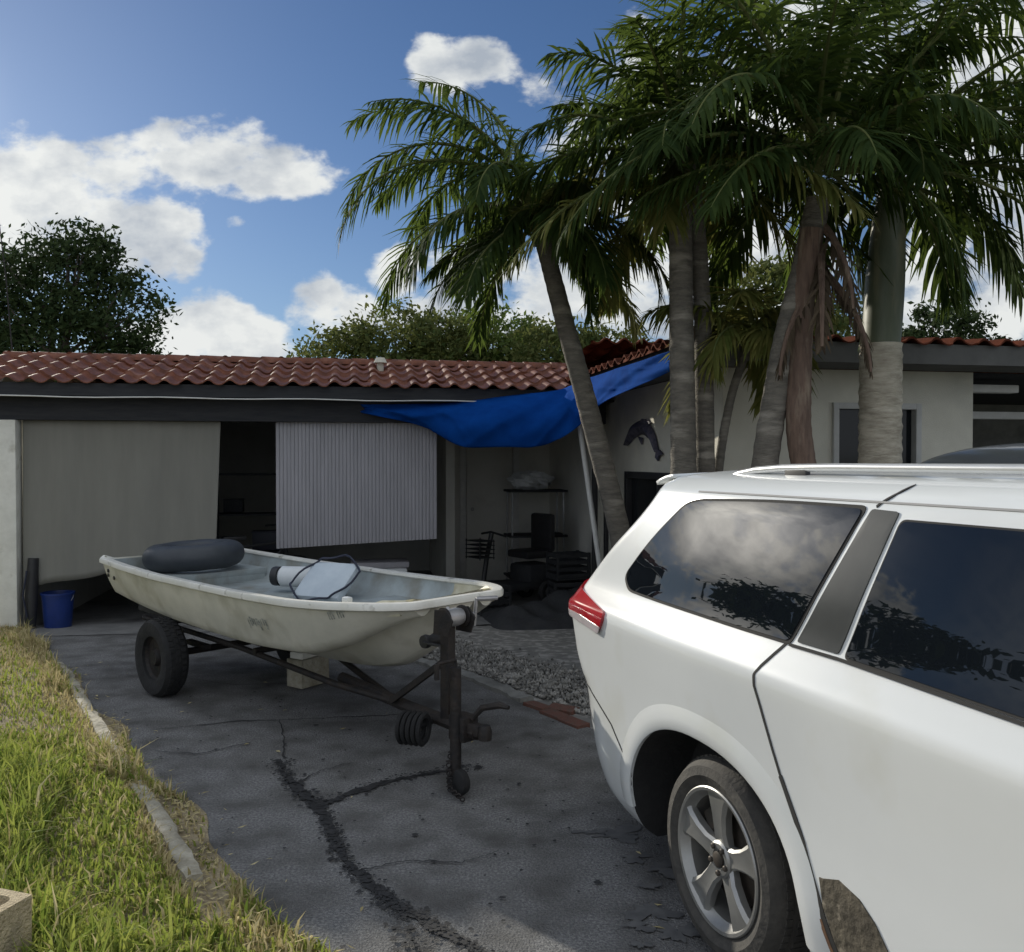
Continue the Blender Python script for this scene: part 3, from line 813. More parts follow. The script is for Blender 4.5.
def make_wheel(parent, u, side, zc, R, rim_r, vface, width, detail=True, steer=0, spokes=True):
    """wheel with its axis along v; the face looks out at v = side*vface"""
    Mx = Matrix.Translation((u, side * vface, zc)) @ Matrix.Rotation(-side * PI / 2, 4, 'X')   # local +Z points outward
    w = width
    t = MB()
    rb = rim_r + .004
    prof = [(rb, -.004), (rb+.012, .002), (rb + (R-rb)*.35, .012), (rb + (R-rb)*.7, .006), (R-.012, -.012), (R, -.032), (R, -w+.02), (R-.015, -w), (rb+.03, -w+.006), (rb-.02, -w+.02), (rb-.02, -.02)]
    pr = []
    for i in range(len(prof)):
        pr.append(prof[i])
    t.lathe(pr, 64, Mx, closed=True)
    if detail:
        for k in range(72):      # tread blocks on the shoulder
            an = 2 * PI * k / 72
            for zz, tw in ((-.045, .022), (-.105, .05), (-.17, .03)):
                if -zz > w - .02: continue
                t.box((0, 0, 0), (.006, .020, tw), Mx @ Matrix.Rotation(an + zz * 2, 4, 'Z') @ Matrix.Translation((R + .001, 0, zz)))
    wheel = t.build('wheel', M['tyre'], parent, world=False, angle=35)
    r = MB()
    r.lathe([(rim_r*.99, -w+.03), (rim_r, .0), (rim_r-.004, .004), (rim_r-.014, .002), (rim_r-.02, -.012), (rim_r-.032, -.03), (rim_r-.04, -w+.03)], 64, Mx)
    if spokes:
        ns = 5
        for k in range(ns):
            an = 2 * PI * (k + .28) / ns
            # twin-edged flat spoke, wide at the rim
            secs = []
            for q, (rd, hw_, zt, th) in enumerate([(.045, .036, -.020, .03), (.09, .030, -.012, .034), (.14, .036, -.008, .034), (rim_r-.045, .052, -.006, .03), (rim_r-.012, .074, -.008, .025)]):
                secs.append([(rd, -hw_, zt-th), (rd, -hw_, zt-.010), (rd, -hw_*.72, zt), (rd, 0, zt-.004), (rd, hw_*.72, zt), (rd, hw_, zt-.010), (rd, hw_, zt-th)])
            vs = [p for s_ in secs for p in s_]; fs = []
            for i in range(len(secs)-1):
                for j in range(6): fs.append((i*7+j, i*7+j+1, (i+1)*7+j+1, (i+1)*7+j))
            r.add(vs, fs, 0, Mx @ Matrix.Rotation(an, 4, 'Z'))
        r.lathe([(.058, -.05), (.058, -.018), (.05, -.012), (.034, -.012), (.032, -.018), (.0005, -.018)], 28, Mx)
    else:
        r.lathe([(rim_r-.03, -.03), (.1, -.02), (.05, -.01), (.0005, -.01)], 32, Mx)
    r.build('rim', M['alloy'], wheel, world=False, angle=28)
    c = MB()
    c.lathe([(.026, -.02), (.026, -.008), (.02, -.005), (.0005, -.004)], 20, Mx)
    for k in range(5):
        an = 2 * PI * (k + .78) / 5
        c.lathe([(.0095, -.03), (.0095, -.006), (.006, -.003), (.0005, -.003)], 8, Mx @ Matrix.Rotation(an, 4, 'Z') @ Matrix.Translation((.043, 0, 0)))
    c.build('wheel_nuts', M['brake'], wheel, world=False)
    d = MB(); d.lathe([(.0005, -.062), (.05, -.062), (.06, -.07), (.15, -.07), (.155, -.085), (.0005, -.085)], 36, Mx)
    d.box((.13, 0, -.075), (.07, .12, .06), Mx @ Matrix.Rotation(2.2, 4, 'Z'), bev=.01)
    d.build('brake_disc', M['brake'], wheel, world=False)
    return wheel

VAN_KEYS = [  # z, half width, rear end, front end
    (.17, .80, -1.05, 3.60), (.22, .86, -1.14, 3.70), (.30, .90, -1.22, 3.78), (.45, .922, -1.28, 3.82), (.60, .922, -1.33, 3.82), (.75, .927, -1.275, 3.78),
    (.90, .936, -1.31, 3.62), (.975, .940, -1.33, 3.40), (.992, .939, -1.325, 3.22), (1.004, .932, -1.31, 3.15), (1.06, .905, -1.26, 2.76), (1.11, .882, -1.22, 2.62), (1.25, .840, -1.07, 2.32),
    (1.40, .790, -.885, 2.00), (1.47, .765, -.82, 1.82), (1.51, .745, -.80, 1.70), (1.535, .715, -.795, 1.58), (1.56, .655, -.74, 1.40), (1.578, .55, -.62, 1.25), (1.588, .38, -.45, 1.1), (1.593, .15, -.25, .95), (1.594, .003, -.1, .85)]
VAN_YAW = math.atan((512 - 190) / 880)
def van_root(name, label, cat, loc, yaw):
    # local x runs forward, local y to the car's right (mirrored handedness is avoided by turning y): forward = (sin, -cos)
    return thing(name, label, cat, loc, yaw - PI / 2)

def cut_arches(o, archs, vin, vout):
    for (cu, cz, a, bb) in archs:
        for side in (1, -1):
            poly = superarch(cu, cz, a, bb)
            c = MB(); vs = []; n = len(poly)
            y0, y1 = sorted((side * vin, side * vout))
            vs = [(x, y0, z) for x, z in poly] + [(x, y1, z) for x, z in poly]
            fs = [tuple(range(n)), tuple(range(2*n-1, n-1, -1))] + [(i, n + i, n + (i+1) % n, (i+1) % n) for i in range(n)]
            me = bpy.data.meshes.new('cutter'); me.from_pydata(vs, [], fs)
            bm = bmesh.new(); bm.from_mesh(me); bmesh.ops.recalc_face_normals(bm, faces=bm.faces); bm.to_mesh(me); bm.free()
            me.materials.append(M['rubber'])
            co = bpy.data.objects.new('cutter', me); COL.objects.link(co)
            md = o.modifiers.new('cut', 'BOOLEAN'); md.operation = 'DIFFERENCE'; md.object = co; md.solver = 'EXACT'; md.material_mode = 'TRANSFER'
            dg = bpy.context.evaluated_depsgraph_get()
            me2 = bpy.data.meshes.new_from_object(o.evaluated_get(dg))
            o.modifiers.clear(); o.data = me2
            bpy.data.objects.remove(co); bpy.data.meshes.remove(me)
    o.data.polygons.foreach_set('use_smooth', [True] * len(o.data.polygons))
    o.data.set_sharp_from_angle(angle=rad(38))

def body_from(B, name, m, root):
    b = B.shell()
    me = bpy.data.meshes.new(name); me.from_pydata(b.v, [], b.f)
    bm = bmesh.new(); bm.from_mesh(me); bmesh.ops.recalc_face_normals(bm, faces=bm.faces); bm.to_mesh(me); bm.free()
    me.materials.append(m); me.materials.append(M['rubber'])
    o = bpy.data.objects.new(name, me); COL.objects.link(o)
    return o

def make_van():
    root = van_root('minivan', 'white minivan with dark tinted windows and a scraped lower door edge', 'minivan', (1.495, 3.119, 0), VAN_YAW)
    B = Body(VAN_KEYS, rf=.28, rr=pchip([.17, .58, .66, .72, .80, 1.6], [.46, .44, .38, .26, .20, .20]))
    body = body_from(B, 'body', M['van_paint'], root)
    cut_arches(body, [(-.045, .30, .505, .41), (2.86, .30, .47, .41)], .66, 1.2)
    body.parent = root
    # local frame: x forward; the car's right side is -y when x is forward and z up, so flanks are mirrored by `side`
    for side in (-1, 1):
        fn = lambda p, z, o, s=side: B.P(p, z, o, s)
        rt = side == -1
        # quarter window
        q = [(-.700, 1.165), (-.635, 1.117), (-.45, 1.113), (.10, 1.106), (.352, 1.106), (.506, 1.486), (.10, 1.486), (-.30, 1.472), (-.385, 1.455), (-.55, 1.325)]
        qo = round_poly(q, [.06, .05, .1, .1, .02, .025, .2, .07, .08, .1])
        cx, cy = -.05, 1.29
        big = [(cx + (x-cx)*1.022, cy + (y-cy)*1.05) for x, y in qo]
        def up(o, n): o.name = n; return o
        ww = patch(fn, big, .003).build('quarter_window', M['seam'], root, world=False)
        patch(fn, qo, .0055).build('pane', M['tint_glass'], ww, world=False, angle=80)
        # dark trim pillar between quarter window and sliding door
        patch(fn, round_poly([(.385, 1.110), (.553, 1.110), (.634, 1.485), (.535, 1.488)], .01, 2), .004).build('window_pillar', M['pillar'], root, world=False)
        sl = round_poly([(.580, 1.108), (1.58, 1.085), (1.60, 1.432), (1.3, 1.462), (.652, 1.462)], [.02, .02, .03, .2, .02])
        cx, cy = 1.1, 1.28
        s1 = patch(fn, [(cx + (x-cx)*1.012, cy + (y-cy)*1.032) for x, y in sl], .003).build('sliding_door_window', M['seam'], root, world=False)
        patch(fn, sl, .0055).build('pane', M['tint_glass'], s1, world=False, angle=80)
        fr = round_poly([(1.69, 1.08), (2.32, 1.062), (2.02, 1.25), (1.78, 1.39), (1.69, 1.42)], .03)
        s2 = patch(fn, fr, .004).build('front_door_window', M['tint_glass'], root, world=False, angle=80)
        # belt moulding under the windows
        ribbon(fn, [(.36, 1.098), (.56, 1.099), (1.56, 1.073), (2.4, 1.05)], .008, .006).build('belt_moulding', M['seam'], root, world=False)
        # drip seam above the windows
        ribbon(fn, [(-.34, 1.506), (.49, 1.507), (1.0, 1.507), (1.6, 1.49), (2.0, 1.41)], .005, .0022).build('roof_seam', M['soft_seam'], root, world=False)
        # door seams
        ribbon(fn, [(.600, 1.553), (.585, 1.53), (.545, 1.495)], .007, .0022).build('door_seam', M['seam'], root, world=False)
        ribbon(fn, [(.345, 1.100), (.31, 1.062), (.275, 1.022), (.262, 1.00), (.266, .965), (.283, .93), (.305, .88), (.340, .80), (.372, .735)], .009, .0022).build('door_seam', M['seam'], root, world=False)
        ribbon(fn, [(.372, .735), (.415, .665), (.465, .585), (.505, .505), (.522, .47), (.545, .42), (.575, .36), (.60, .30), (.64, .24)], (lambda t: .016 + .012 * t) if rt else .009, .0024).build('door_seam', M['seam'], root, world=False)
        ribbon(fn, [(1.62, 1.06), (1.64, .8), (1.64, .5), (1.60, .26)], .008, .0022).build('door_seam', M['seam'], root, world=False)
        ribbon(fn, [(2.46, 1.05), (2.56, .9), (2.52, .5), (2.40, .26)], .008, .0022).build('door_seam', M['seam'], root, world=False)
        ribbon(fn, [(.64, .25), (1.6, .26), (2.4, .26)], .008, .0022).build('door_seam', M['seam'], root, world=False)
        if rt:
            ribbon(fn, [(.535, .41), (.565, .345), (.592, .285)], .014, .0032).build('door_edge', M['rust'], root, world=False)
            pt = [(.533, .520), (.545, .522), (.605, .545), (.680, .530), (.735, .495), (.80, .425), (.95, .30), (.985, .25), (.665, .25), (.62, .31), (.585, .375), (.548, .45)]
            o = patch(fn, pt, .0035).build('lower_door_panel', M['dirt_panel'], root, world=False)
            o['label'] = 'bare dirt-caked patch where the lower door cladding is torn away'
        # bumper joint
        ribbon(fn, [(-1.42, .70), (-1.15, .685), (-.95, .655), (-.72, .57), (-.56, .46)], .006, .0022).build('bumper_seam', M['seam'], root, world=False)
        # wheel arch lip
        for ac in ((-.045, .30, .505, .41), (2.86, .30, .47, .41)):
            rows = []
            for k_, off in ((1.0, -.006), (1.0, .006), (1.03, .011), (1.10, .010), (1.16, .004), (1.22, -.002)):
                ar = superarch(ac[0], ac[1], ac[2] * k_, ac[3] * k_)[1:-1]
                rows.append([fn(x, max(z, .18), off) for x, z in ar])
            n = len(rows[0]); b = MB()
            b.add([q for r_ in rows for q in r_], [(i*n+j, i*n+j+1, (i+1)*n+j+1, (i+1)*n+j) for i in range(len(rows)-1) for j in range(n-1)])
            b.build('wheel_arch', M['van_paint'], root, world=False, angle=60)
        # tail lamp wrapping the corner
        tl = round_poly([(-.735, 1.005), (-.80, .918), (-1.00, .930), (-1.45, .945), (-1.45, 1.10), (-1.20, 1.085), (-1.02, 1.050)], .055)
        t = patch(fn, tl, .012, .03).build('tail_light', M['tail_red'], root, world=False)
        patch(fn, round_poly([(-.775, .948), (-.80, .918), (-1.00, .930), (-1.40, .945), (-1.40, .965), (-1.0, .962)], .012), .0135, .004).build('reflector', M['lens_clear'], t, world=False)
        patch(fn, round_poly([(3.20, .86), (3.95, .72), (4.0, .80), (3.3, .93)], .03), .006).build('headlight', M['lens_clear'], root, world=False)
        # door handles
        for hu in (.52, 1.78):
            MB().tube([fn(hu, .955, .0), fn(hu+.01, .957, .035), fn(hu+.17, .957, .035), fn(hu+.18, .955, 0)], .012, 8).build('door_handle', M['van_paint'], root, world=False) if hu > 1 else None
        mr = MB(); mr.box((0, 0, 0), (.12, .2, .15), Matrix.Translation(fn(2.42, 1.10, .13)), bev=.04)
        mr.build('wing_mirror', M['van_paint'], root, world=False)
        # roof rail: a bright arched bar with dark feet
        b = MB()
        path = [(-.36, .60, 1.555), (-.30, .60, 1.570), (-.20, .60, 1.584), (-.05, .60, 1.593), (.20, .60, 1.597), (1.1, .595, 1.598), (1.45, .59, 1.590), (1.58, .58, 1.570)]
        b.tube([(x, y * side, z) for x, y, z in path], .013, 10)
        rr = b.build('roof_rail', M['rail_metal'], root, world=False)
        for u in (.02, 1.40):
            f = MB(); f.box((u, .6 * side, 1.578), (.11, .020, .035), bev=.006); f.build('rail_foot', M['black_plastic'], rr, world=False)
        for u in (0, 2.86): make_wheel(root, u, side, .332, .318, .2285, .895, .215)
    # rear glass, windscreen, number plate recess, bumper shade strip
    patch(lambda v, z, o: B.rear(v, z, o), round_poly([(-.60, 1.10), (.60, 1.10), (.52, 1.44), (-.52, 1.44)], .06), .006).build('rear_window', M['tint_glass'], root, world=False, angle=80)
    patch(lambda v, z, o: B.front(v, z, o), round_poly([(-.60, 1.13), (.60, 1.13), (.50, 1.47), (-.50, 1.47)], .06), .006).build('windscreen', M['tint_glass'], root, world=False, angle=80)
    # spoiler lip over the rear glass
    sp = MB()
    sp.grid(lambda s_, t: Vector((-.66 - .15 * s_ - .05 * s_ * (1 - (2*t-1)**4), (2*t-1) * .655, 1.556 + .014 * (1 - (2*t-1)**2) - .032 * s_ * s_)), 6, 24)
    sp.build('spoiler', M['van_paint'], root, world=False, thick=.016)
    gr = MB(); gr.grid(lambda s_, t: B.front((2*t-1)*.55, .5 + .22*s_, .006), 6, 20); gr.build('grille', M['black_plastic'], root, world=False)
make_van()

def make_suv():
    keys = [(.22, .82, -.85, 3.5), (.4, .90, -.95, 3.62), (.65, .925, -.98, 3.62), (.9, .92, -.95, 3.5), (1.0, .90, -.92, 3.2), (1.08, .88, -.90, 2.5), (1.2, .84, -.84, 2.2),
            (1.4, .77, -.72, 1.75), (1.52, .70, -.62, 1.40), (1.585, .60, -.48, 1.15), (1.625, .42, -.28, .9), (1.640, .18, -.05, .7), (1.643, .003, .1, .6)]
    keys = [(z * 1.022, a, c, d) for z, a, c, d in keys]
    root = van_root('parked_car', 'dark grey car parked beyond the white minivan, mostly its roof showing', 'car', (3.13, 4.80, 0), VAN_YAW)
    keys = [(z * 1.028, a, c, d) for z, a, c, d in keys]
    B = Body(keys, ftu=2.3)
    body = body_from(B, 'body', M['grey_paint'], root)
    cut_arches(body, [(0, .30, .41, .40), (2.65, .30, .41, .40)], .66, 1.2)
    body.parent = root
    for side in (-1, 1):
        fn = lambda p, z, o, s=side: B.P(p, z, o, s)
        patch(fn, round_poly([(-.45, 1.12), (.75, 1.10), (.75, 1.46), (-.30, 1.44)], .05), .004).build('rear_window', M['tint_glass'], root, world=False, angle=80)
        patch(fn, round_poly([(.82, 1.10), (2.0, 1.10), (1.45, 1.45), (.82, 1.47)], .05), .004).build('front_window', M['tint_glass'], root, world=False, angle=80)
        patch(fn, round_poly([(-.70, .86), (-1.2, .86), (-1.2, 1.02), (-.78, 1.02)], .03), .006).build('tail_light', M['tail_red'], root, world=False)
        for u in (0, 2.65): make_wheel(root, u, side, .336, .330, .22, .88, .2, detail=False)
        MB().tube([(-.28, .5*side, 1.60), (-.1, .5*side, 1.645), (.6, .5*side, 1.665), (1.0, .5*side, 1.64)], .012, 8).build('roof_rail', M['rail_metal'], root, world=False)
make_suv()
# ------------------------------------------------------------------ house
HY = rad(10.5)
HC = Vector((.62, 9.8, 0)); E1 = Vector((math.cos(HY), math.sin(HY), 0)); E2 = Vector((-math.sin(HY), math.cos(HY), 0))
def HP(a, b, z): return HC + E1 * a + E2 * b + Vector((0, 0, z))
HM = Matrix.Translation(HC) @ Matrix.Rotation(HY, 4, 'Z')      # house frame -> world
FZ = -.17
def hbox(b, a0, a1, b0, b1, z0, z1, bev=0.0, mi=0):
    return b.box(((a0+a1)/2, (b0+b1)/2, (z0+z1)/2), (a1-a0, b1-b0, z1-z0), HM, bev, mi)

def tile_slope(b, org, ua, ub, length, slope_len, pitch, clip=None, period=.212, row=.36, seed=0):
    """barrel tile surface: org is the eave start in house frame, ua runs along the eave, ub up the slope (horizontal)"""
    r = random.Random(seed)
    na = int(length / period) * 10; rows = int(slope_len / row) + 1
    jit = [[r.uniform(-.008, .008) for _ in range(int(length/period)+2)] for _ in range(rows+1)]
    org = Vector(org); ua = Vector(ua); ub = Vector(ub)
    vs = []; fs = []; n = na + 1; lines = []
    for j in range(rows):
        for (t, lift) in ((0, .022), (.0, .036), (.5, .024), (.985, .004)):
            lines.append((j * row + t * row, lift, j, t == 0 and lift < .03))
    for (d, lift, j, under) in lines:
        for i in range(na + 1):
            s = i / 10.0; k = int(s); ph = s - k
            w = math.sin(ph * PI * 2)
            w = .036 * (w if w > 0 else w * .55)
            x = s * period
            if under: w *= .85
            dd = min(d + jit[j][k] * 2, slope_len)
            p = org + ua * x + ub * (dd - .05 + (0.0)) + Vector((0, 0, dd * pitch + lift + w + jit[j][k] * .5))
            vs.append(p)
    for q in range(len(lines) - 1):
        for i in range(na):
            c = vs[q*n+i] + (vs[q*n+i+1] - vs[q*n+i]) * .5
            if clip and not clip(c): continue
            fs.append((q*n+i, q*n+i+1, (q+1)*n+i+1, (q+1)*n+i))
    b.add(vs, fs, 0, HM)

def cap_row(b, p0, p1, r=.10, step=.34):
    p0 = Vector(p0); p1 = Vector(p1); n = max(1, int((p1-p0).length / step))
    for i in range(n):
        a = p0.lerp(p1, i / n); c = p0.lerp(p1, (i + 1.12) / n)
        d = (c - a).normalized(); sd_ = d.cross(Vector((0, 0, 1))).normalized(); up = sd_.cross(d)
        vs = []
        for q, rr in ((a, r * 1.06), (c, r * .9)):
            for k in range(9):
                an = PI * k / 8
                vs.append(q + sd_ * math.cos(an) * rr + up * (math.sin(an) * rr * .8 - .03))
        fs = [(k, k+1, 10+k, 9+k) for k in range(8)] + [tuple(range(9))]
        b.add(vs, fs, 0, HM)

EL, ER = 2.385, 2.50; PR = .13          # eave heights, left wing and right wing
A0 = -6.20; PT = .30; RB = 1.3; RA0 = .10; RB0 = -3.38
def make_house():
    h = thing('house', 'single storey stucco house with red barrel tile roof and an open carport', 'house', tuple(HC), HY)
    # --- roofs
    b = MB()
    tile_slope(b, (A0, 0, EL), (1, 0, 0), (0, 1, 0), 7.9, RB, PT, seed=1, row=.325)
    tile_slope(b, (A0 + 7.9, 5.0, EL + .02), (-1, 0, 0), (0, -1, 0), 7.9, 3.7, .1, seed=2)
    rl = b.build('roof', M['tile'], h, angle=50, thick=0)
    c = MB(); cap_row(c, (A0, RB, EL + RB*PT + .02), (2.2, RB, EL + RB*PT + .02)); c.build('ridge_tiles', M['tile'], rl, angle=50)
    b = MB(); b.tube([HP(-2.03, .9, EL + .9*PT), HP(-2.03, .9, EL + .9*PT + .11)], .04, 10); b.tube([HP(-2.03, .9, EL + .9*PT + .10), HP(-2.03, .9, EL + .9*PT + .16)], [.08, .05], 12)
    b.build('roof_vent', M['stucco'], rl)
    b = MB()
    tile_slope(b, (RA0, RB0, ER), (1, 0, 0), (0, 1, 0), 9.5, 3.3, PR, clip=lambda p: p.x - RA0 > p.y - RB0 - .02, seed=3)
    tile_slope(b, (RA0, 1.4, ER), (0, -1, 0), (1, 0, 0), 4.78, 3.3, PR, clip=lambda p: p.y - RB0 > p.x - RA0 - .02, seed=4)
    tile_slope(b, (RA0, 6.0, ER - .02), (0, -1, 0), (1, 0, 0), 4.7, 3.3, .02, seed=6)
    tile_slope(b, (9.6, 3.2, ER), (-1, 0, 0), (0, -1, 0), 9.5, 3.3, PR, clip=lambda p: p.x - RA0 > 0, seed=5)
    rr = b.build('roof', M['tile_matte'], h, angle=50)
    c = MB(); cap_row(c, (RA0 + .05, RB0 + .05, ER + .035), (RA0 + .05, 1.6, ER + .035), r=.085); cap_row(c, (RA0, RB0, ER + .05), (RA0 + 3.25, RB0 + 3.25, ER + 3.3*PR + .03)); cap_row(c, (RA0 + 3.2, RB0 + 3.3, ER + 3.3*PR + .03), (9.5, RB0 + 3.3, ER + 3.3*PR + .03))
    c.build('ridge_tiles', M['tile_matte'], rr, angle=50)
    # gable end closing the left wing
    b = MB(); b.add([(A0+.12, .3, EL-.1), (A0+.12, 4.8, EL-.1), (A0+.12, RB, EL + (RB-.1)*PT), (A0+.18, .3, EL-.1), (A0+.18, 4.8, EL-.1), (A0+.18, RB, EL+(RB-.1)*PT)], [(0, 1, 2), (5, 4, 3), (0, 3, 4, 1), (1, 4, 5, 2), (2, 5, 3, 0)], 0, HM)
    b.build('gable', M['stucco'], h, smooth=False)
    # --- fascia and beams
    b = MB(); hbox(b, A0 + .02, RA0 + .4, .0, .03, EL - .115, EL + .012); hbox(b, A0 + .02, A0 + .05, .03, 2.5, EL - .1, EL + .02)
    b.build('fascia', M['dark_wood'], h)
    b = MB(); hbox(b, A0 + .05, 1.2, .034, .30, EL - .112, EL - .09); b.build('soffit', M['dark_wood'], h)
    b = MB(); hbox(b, A0 + .05, .50, .20, .34, 2.03, EL - .115, .008); b.build('beam', M['dark_wood'], h)
    b = MB(); b.tube([HP(A0 + .1 + .3*i, -.012, EL - .128 + .006*math.sin(i*1.3)) for i in range(18)], .007, 6); b.build('eave_cable', M['white_trim'], h)
    b = MB()
    hbox(b, RA0 + .03, 9.5, RB0, RB0 + .03, ER - .135, ER + .02); b.build('fascia', M['fascia_grey'], h)
    b = MB(); hbox(b, RA0, RA0 + .03, RB0, 1.2, ER - .135, ER + .02); b.build('fascia', M['dark_wood'], h)
    b = MB(); hbox(b, RA0 + .03, 9.5, RB0 + .034, -2.9, ER - .135, ER - .11); hbox(b, RA0 + .034, .55, -2.896, 1.2, ER - .135, ER - .112); b.build('soffit', M['fascia_grey'], h)
    # --- walls
    zt = ER - .14
    def wall(segs, m='stucco', name='wall'):
        w = MB()
        for s_ in segs: hbox(w, *s_)
        return w.build(name, M[m], h, smooth=False)
    wx0, wx1, wz0, wz1 = 1.50, 2.30, .95, 2.09
    wall([(.55, wx0, -2.90, -2.72, FZ, zt), (wx1, 2.80, -2.90, -2.72, FZ, zt), (wx0, wx1, -2.90, -2.72, FZ, wz0), (wx0, wx1, -2.90, -2.72, wz1, zt)])
    fb0, fb1, fz0, fz1 = -2.45, -.42, .62, 1.50
    wall([(.55, .73, -2.72, fb0, FZ, zt), (.55, .73, fb1, .70, FZ, zt), (.55, .73, fb0, fb1, FZ, fz0), (.55, .73, fb0, fb1, fz1, zt)])
    wall([(2.62, 2.80, -2.72, 4.8, FZ, zt)])                       # porch side
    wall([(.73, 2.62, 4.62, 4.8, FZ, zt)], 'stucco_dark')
    wall([(-5.75, .73, 4.62, 4.8, FZ, EL), (-5.80, -5.62, .42, 4.62, FZ, EL - .02)], 'stucco_dark')    # carport back; unseen left wall added to keep light out
    wall([(-1.0, .55, 3.30, 3.42, FZ, EL - .02), (-1.12, -1.0, 2.2, 4.62, FZ, EL - .02), (.55, .73, .70, 4.62, FZ, EL)], 'carport_paint', 'carport_wall')
    # a door with trim in the carport wall
    d = MB(); hbox(d, -.70, -.02, 3.265, 3.298, FZ, 1.86, .004); dd = d.build('door', M['carport_paint'], h)
    t = MB(); hbox(t, -.80, -.71, 3.25, 3.298, FZ, 1.95, .004); hbox(t, -.01, .08, 3.25, 3.298, FZ, 1.95, .004); hbox(t, -.71, -.01, 3.25, 3.298, 1.865, 1.95, .004); t.build('frame', M['white_trim'], dd)
    t = MB(); t.lathe([(.0005, .05), (.025, .045), (.028, .03), (.012, .01), (.012, 0)], 14, HM @ Matrix.Translation((-.62, 3.264, .9)) @ Matrix.Rotation(PI/2, 4, 'X')); t.build('handle', M['galv'], dd)
    # ceiling of the carport
    b = MB(); hbox(b, -5.7, .55, .36, 4.6, EL - .05, EL - .02); b.build('ceiling', M['ceiling'], h)
    # window on the front wall
    f = MB(); T = .05
    for s_ in ((wx0, wx0+T, -2.93, -2.80, wz0, wz1), (wx1-T, wx1, -2.93, -2.80, wz0, wz1), (wx0+T, wx1-T, -2.93, -2.80, wz1-T, wz1), (wx0+T, wx1-T, -2.93, -2.80, wz0, wz0+T)): hbox(f, *s_, bev=.004)
    hbox(f, (wx0+wx1)/2-.02, (wx0+wx1)/2+.02, -2.91, -2.83, wz0+T, wz1-T)
    win = f.build('window', M['galv_trim'], h)
    g = MB(); hbox(g, wx0+T, wx1-T, -2.86, -2.85, wz0+T, wz1-T); g.build('pane', M['dark_glass'], win)
    s_ = MB(); hbox(s_, wx0-.05, wx1+.05, -2.97, -2.902, wz0-.07, wz0-.004, .006); s_.build('sill', M['stucco'], win)
    # dark framed window on the side wall
    f = MB()
    for q in ((.52, .62, fb0, fb0+.07, fz0, fz1), (.52, .62, fb1-.07, fb1, fz0, fz1), (.52, .62, fb0+.07, fb1-.07, fz1-.07, fz1), (.52, .62, fb0+.07, fb1-.07, fz0, fz0+.07), (.53, .61, (fb0+fb1)/2-.025, (fb0+fb1)/2+.025, fz0+.07, fz1-.07)): hbox(f, *q, bev=.004)
    win = f.build('window', M['black_plastic'], h)
    g = MB(); hbox(g, .585, .595, fb0+.07, fb1-.07, fz0+.07, fz1-.07); g.build('pane', M['dark_glass'], win)
    # left carport post, boxed timber
    p = MB(); hbox(p, -5.90, -5.715, .16, .345, FZ - .2, 2.028, .01); p.build('post', M['post_paint'], h)
    # porch beyond the right wall
    p = MB()
    for a in (5.0, 7.4, 9.2): hbox(p, a, a + .12, RB0 + .12, RB0 + .24, FZ, zt, .006)
    p.build('porch_post', M['white_trim'], h)
    p = MB(); hbox(p, 2.82, 9.4, .6, .75, FZ, zt); p.build('porch_wall', M['slab'], h, smooth=False)
    p = MB(); hbox(p, 2.82, 9.4, -1.95, -1.85, 2.02, 2.09, .004); p.build('porch_beam', M['white_trim'], h)
    p = MB(); hbox(p, 2.82, 9.4, -2.88, .6, zt - .02, zt); p.build('porch_ceiling', M['dark_wood'], h)
    p = MB(); hbox(p, 2.9, 3.5, -2.6, -2.48, 2.22, 2.29, .01); p.build('porch_lamp', M['white_trim'], h)
    f = MB(); hbox(f, 3.2, 5.2, .54, .60, .9, 2.0); w2 = f.build('window', M['white_trim'], h)
    g = MB(); hbox(g, 3.27, 5.13, .525, .538, .97, 1.93); g.build('pane', M['dark_glass'], w2)
make_house()

# carport floor
b = MB(); vs = []; fs = []
na, nb = 24, 14
for j in range(nb + 1):
    for i in range(na + 1):
        a = -5.75 + i * 6.45 / na; bb = -.35 + j * 4.95 / nb
        p = HP(a, bb, 0); vs.append((p.x, p.y, gz(p.x, p.y) + .006))
for j in range(nb):
    for i in range(na): fs.append((j*(na+1)+i, j*(na+1)+i+1, (j+1)*(na+1)+i+1, (j+1)*(na+1)+i))
b.add(vs, fs); tag(b.build('carport_floor', M['slab']), kind='structure')

# hanging beige curtain
def curtain(a0, a1, b0, zt, zb0, zb1, name, m, label, cat, amp, per, seed, sx=0.0):
    r = random.Random(seed); ph = r.uniform(0, 6); mb = MB()
    def fn(s, t):
        x = a0 + (a1 - a0) * s
        zb = zb0 + (zb1 - zb0) * s
        A = amp * (.35 + .65 * (1 - t))
        w = A * (math.sin(x * per + ph) + .5 * math.sin(x * per * 2.3 + 1 + .7 * t) + .35 * math.sin(x * per * .45 + 2))
        z = zb + (zt - zb) * t + (1 - t) * .012 * math.sin(x * 9)
        p = HP(x - sx * (1 - t) * s, b0 + w - .05 * (1 - t), z)
        return (p.x, p.y, p.z)
    mb.grid(fn, 220, 24)
    o = mb.build(name, m, thick=.004, angle=180)
    return tag(o, label, cat)
curtain(-5.69, -3.74, .30, 2.06, .30, .62, 'curtain', M['curtain'], 'long beige cloth curtain hanging from the carport beam beside the white post', 'curtain', .016, 7.5, 3, sx=.05)

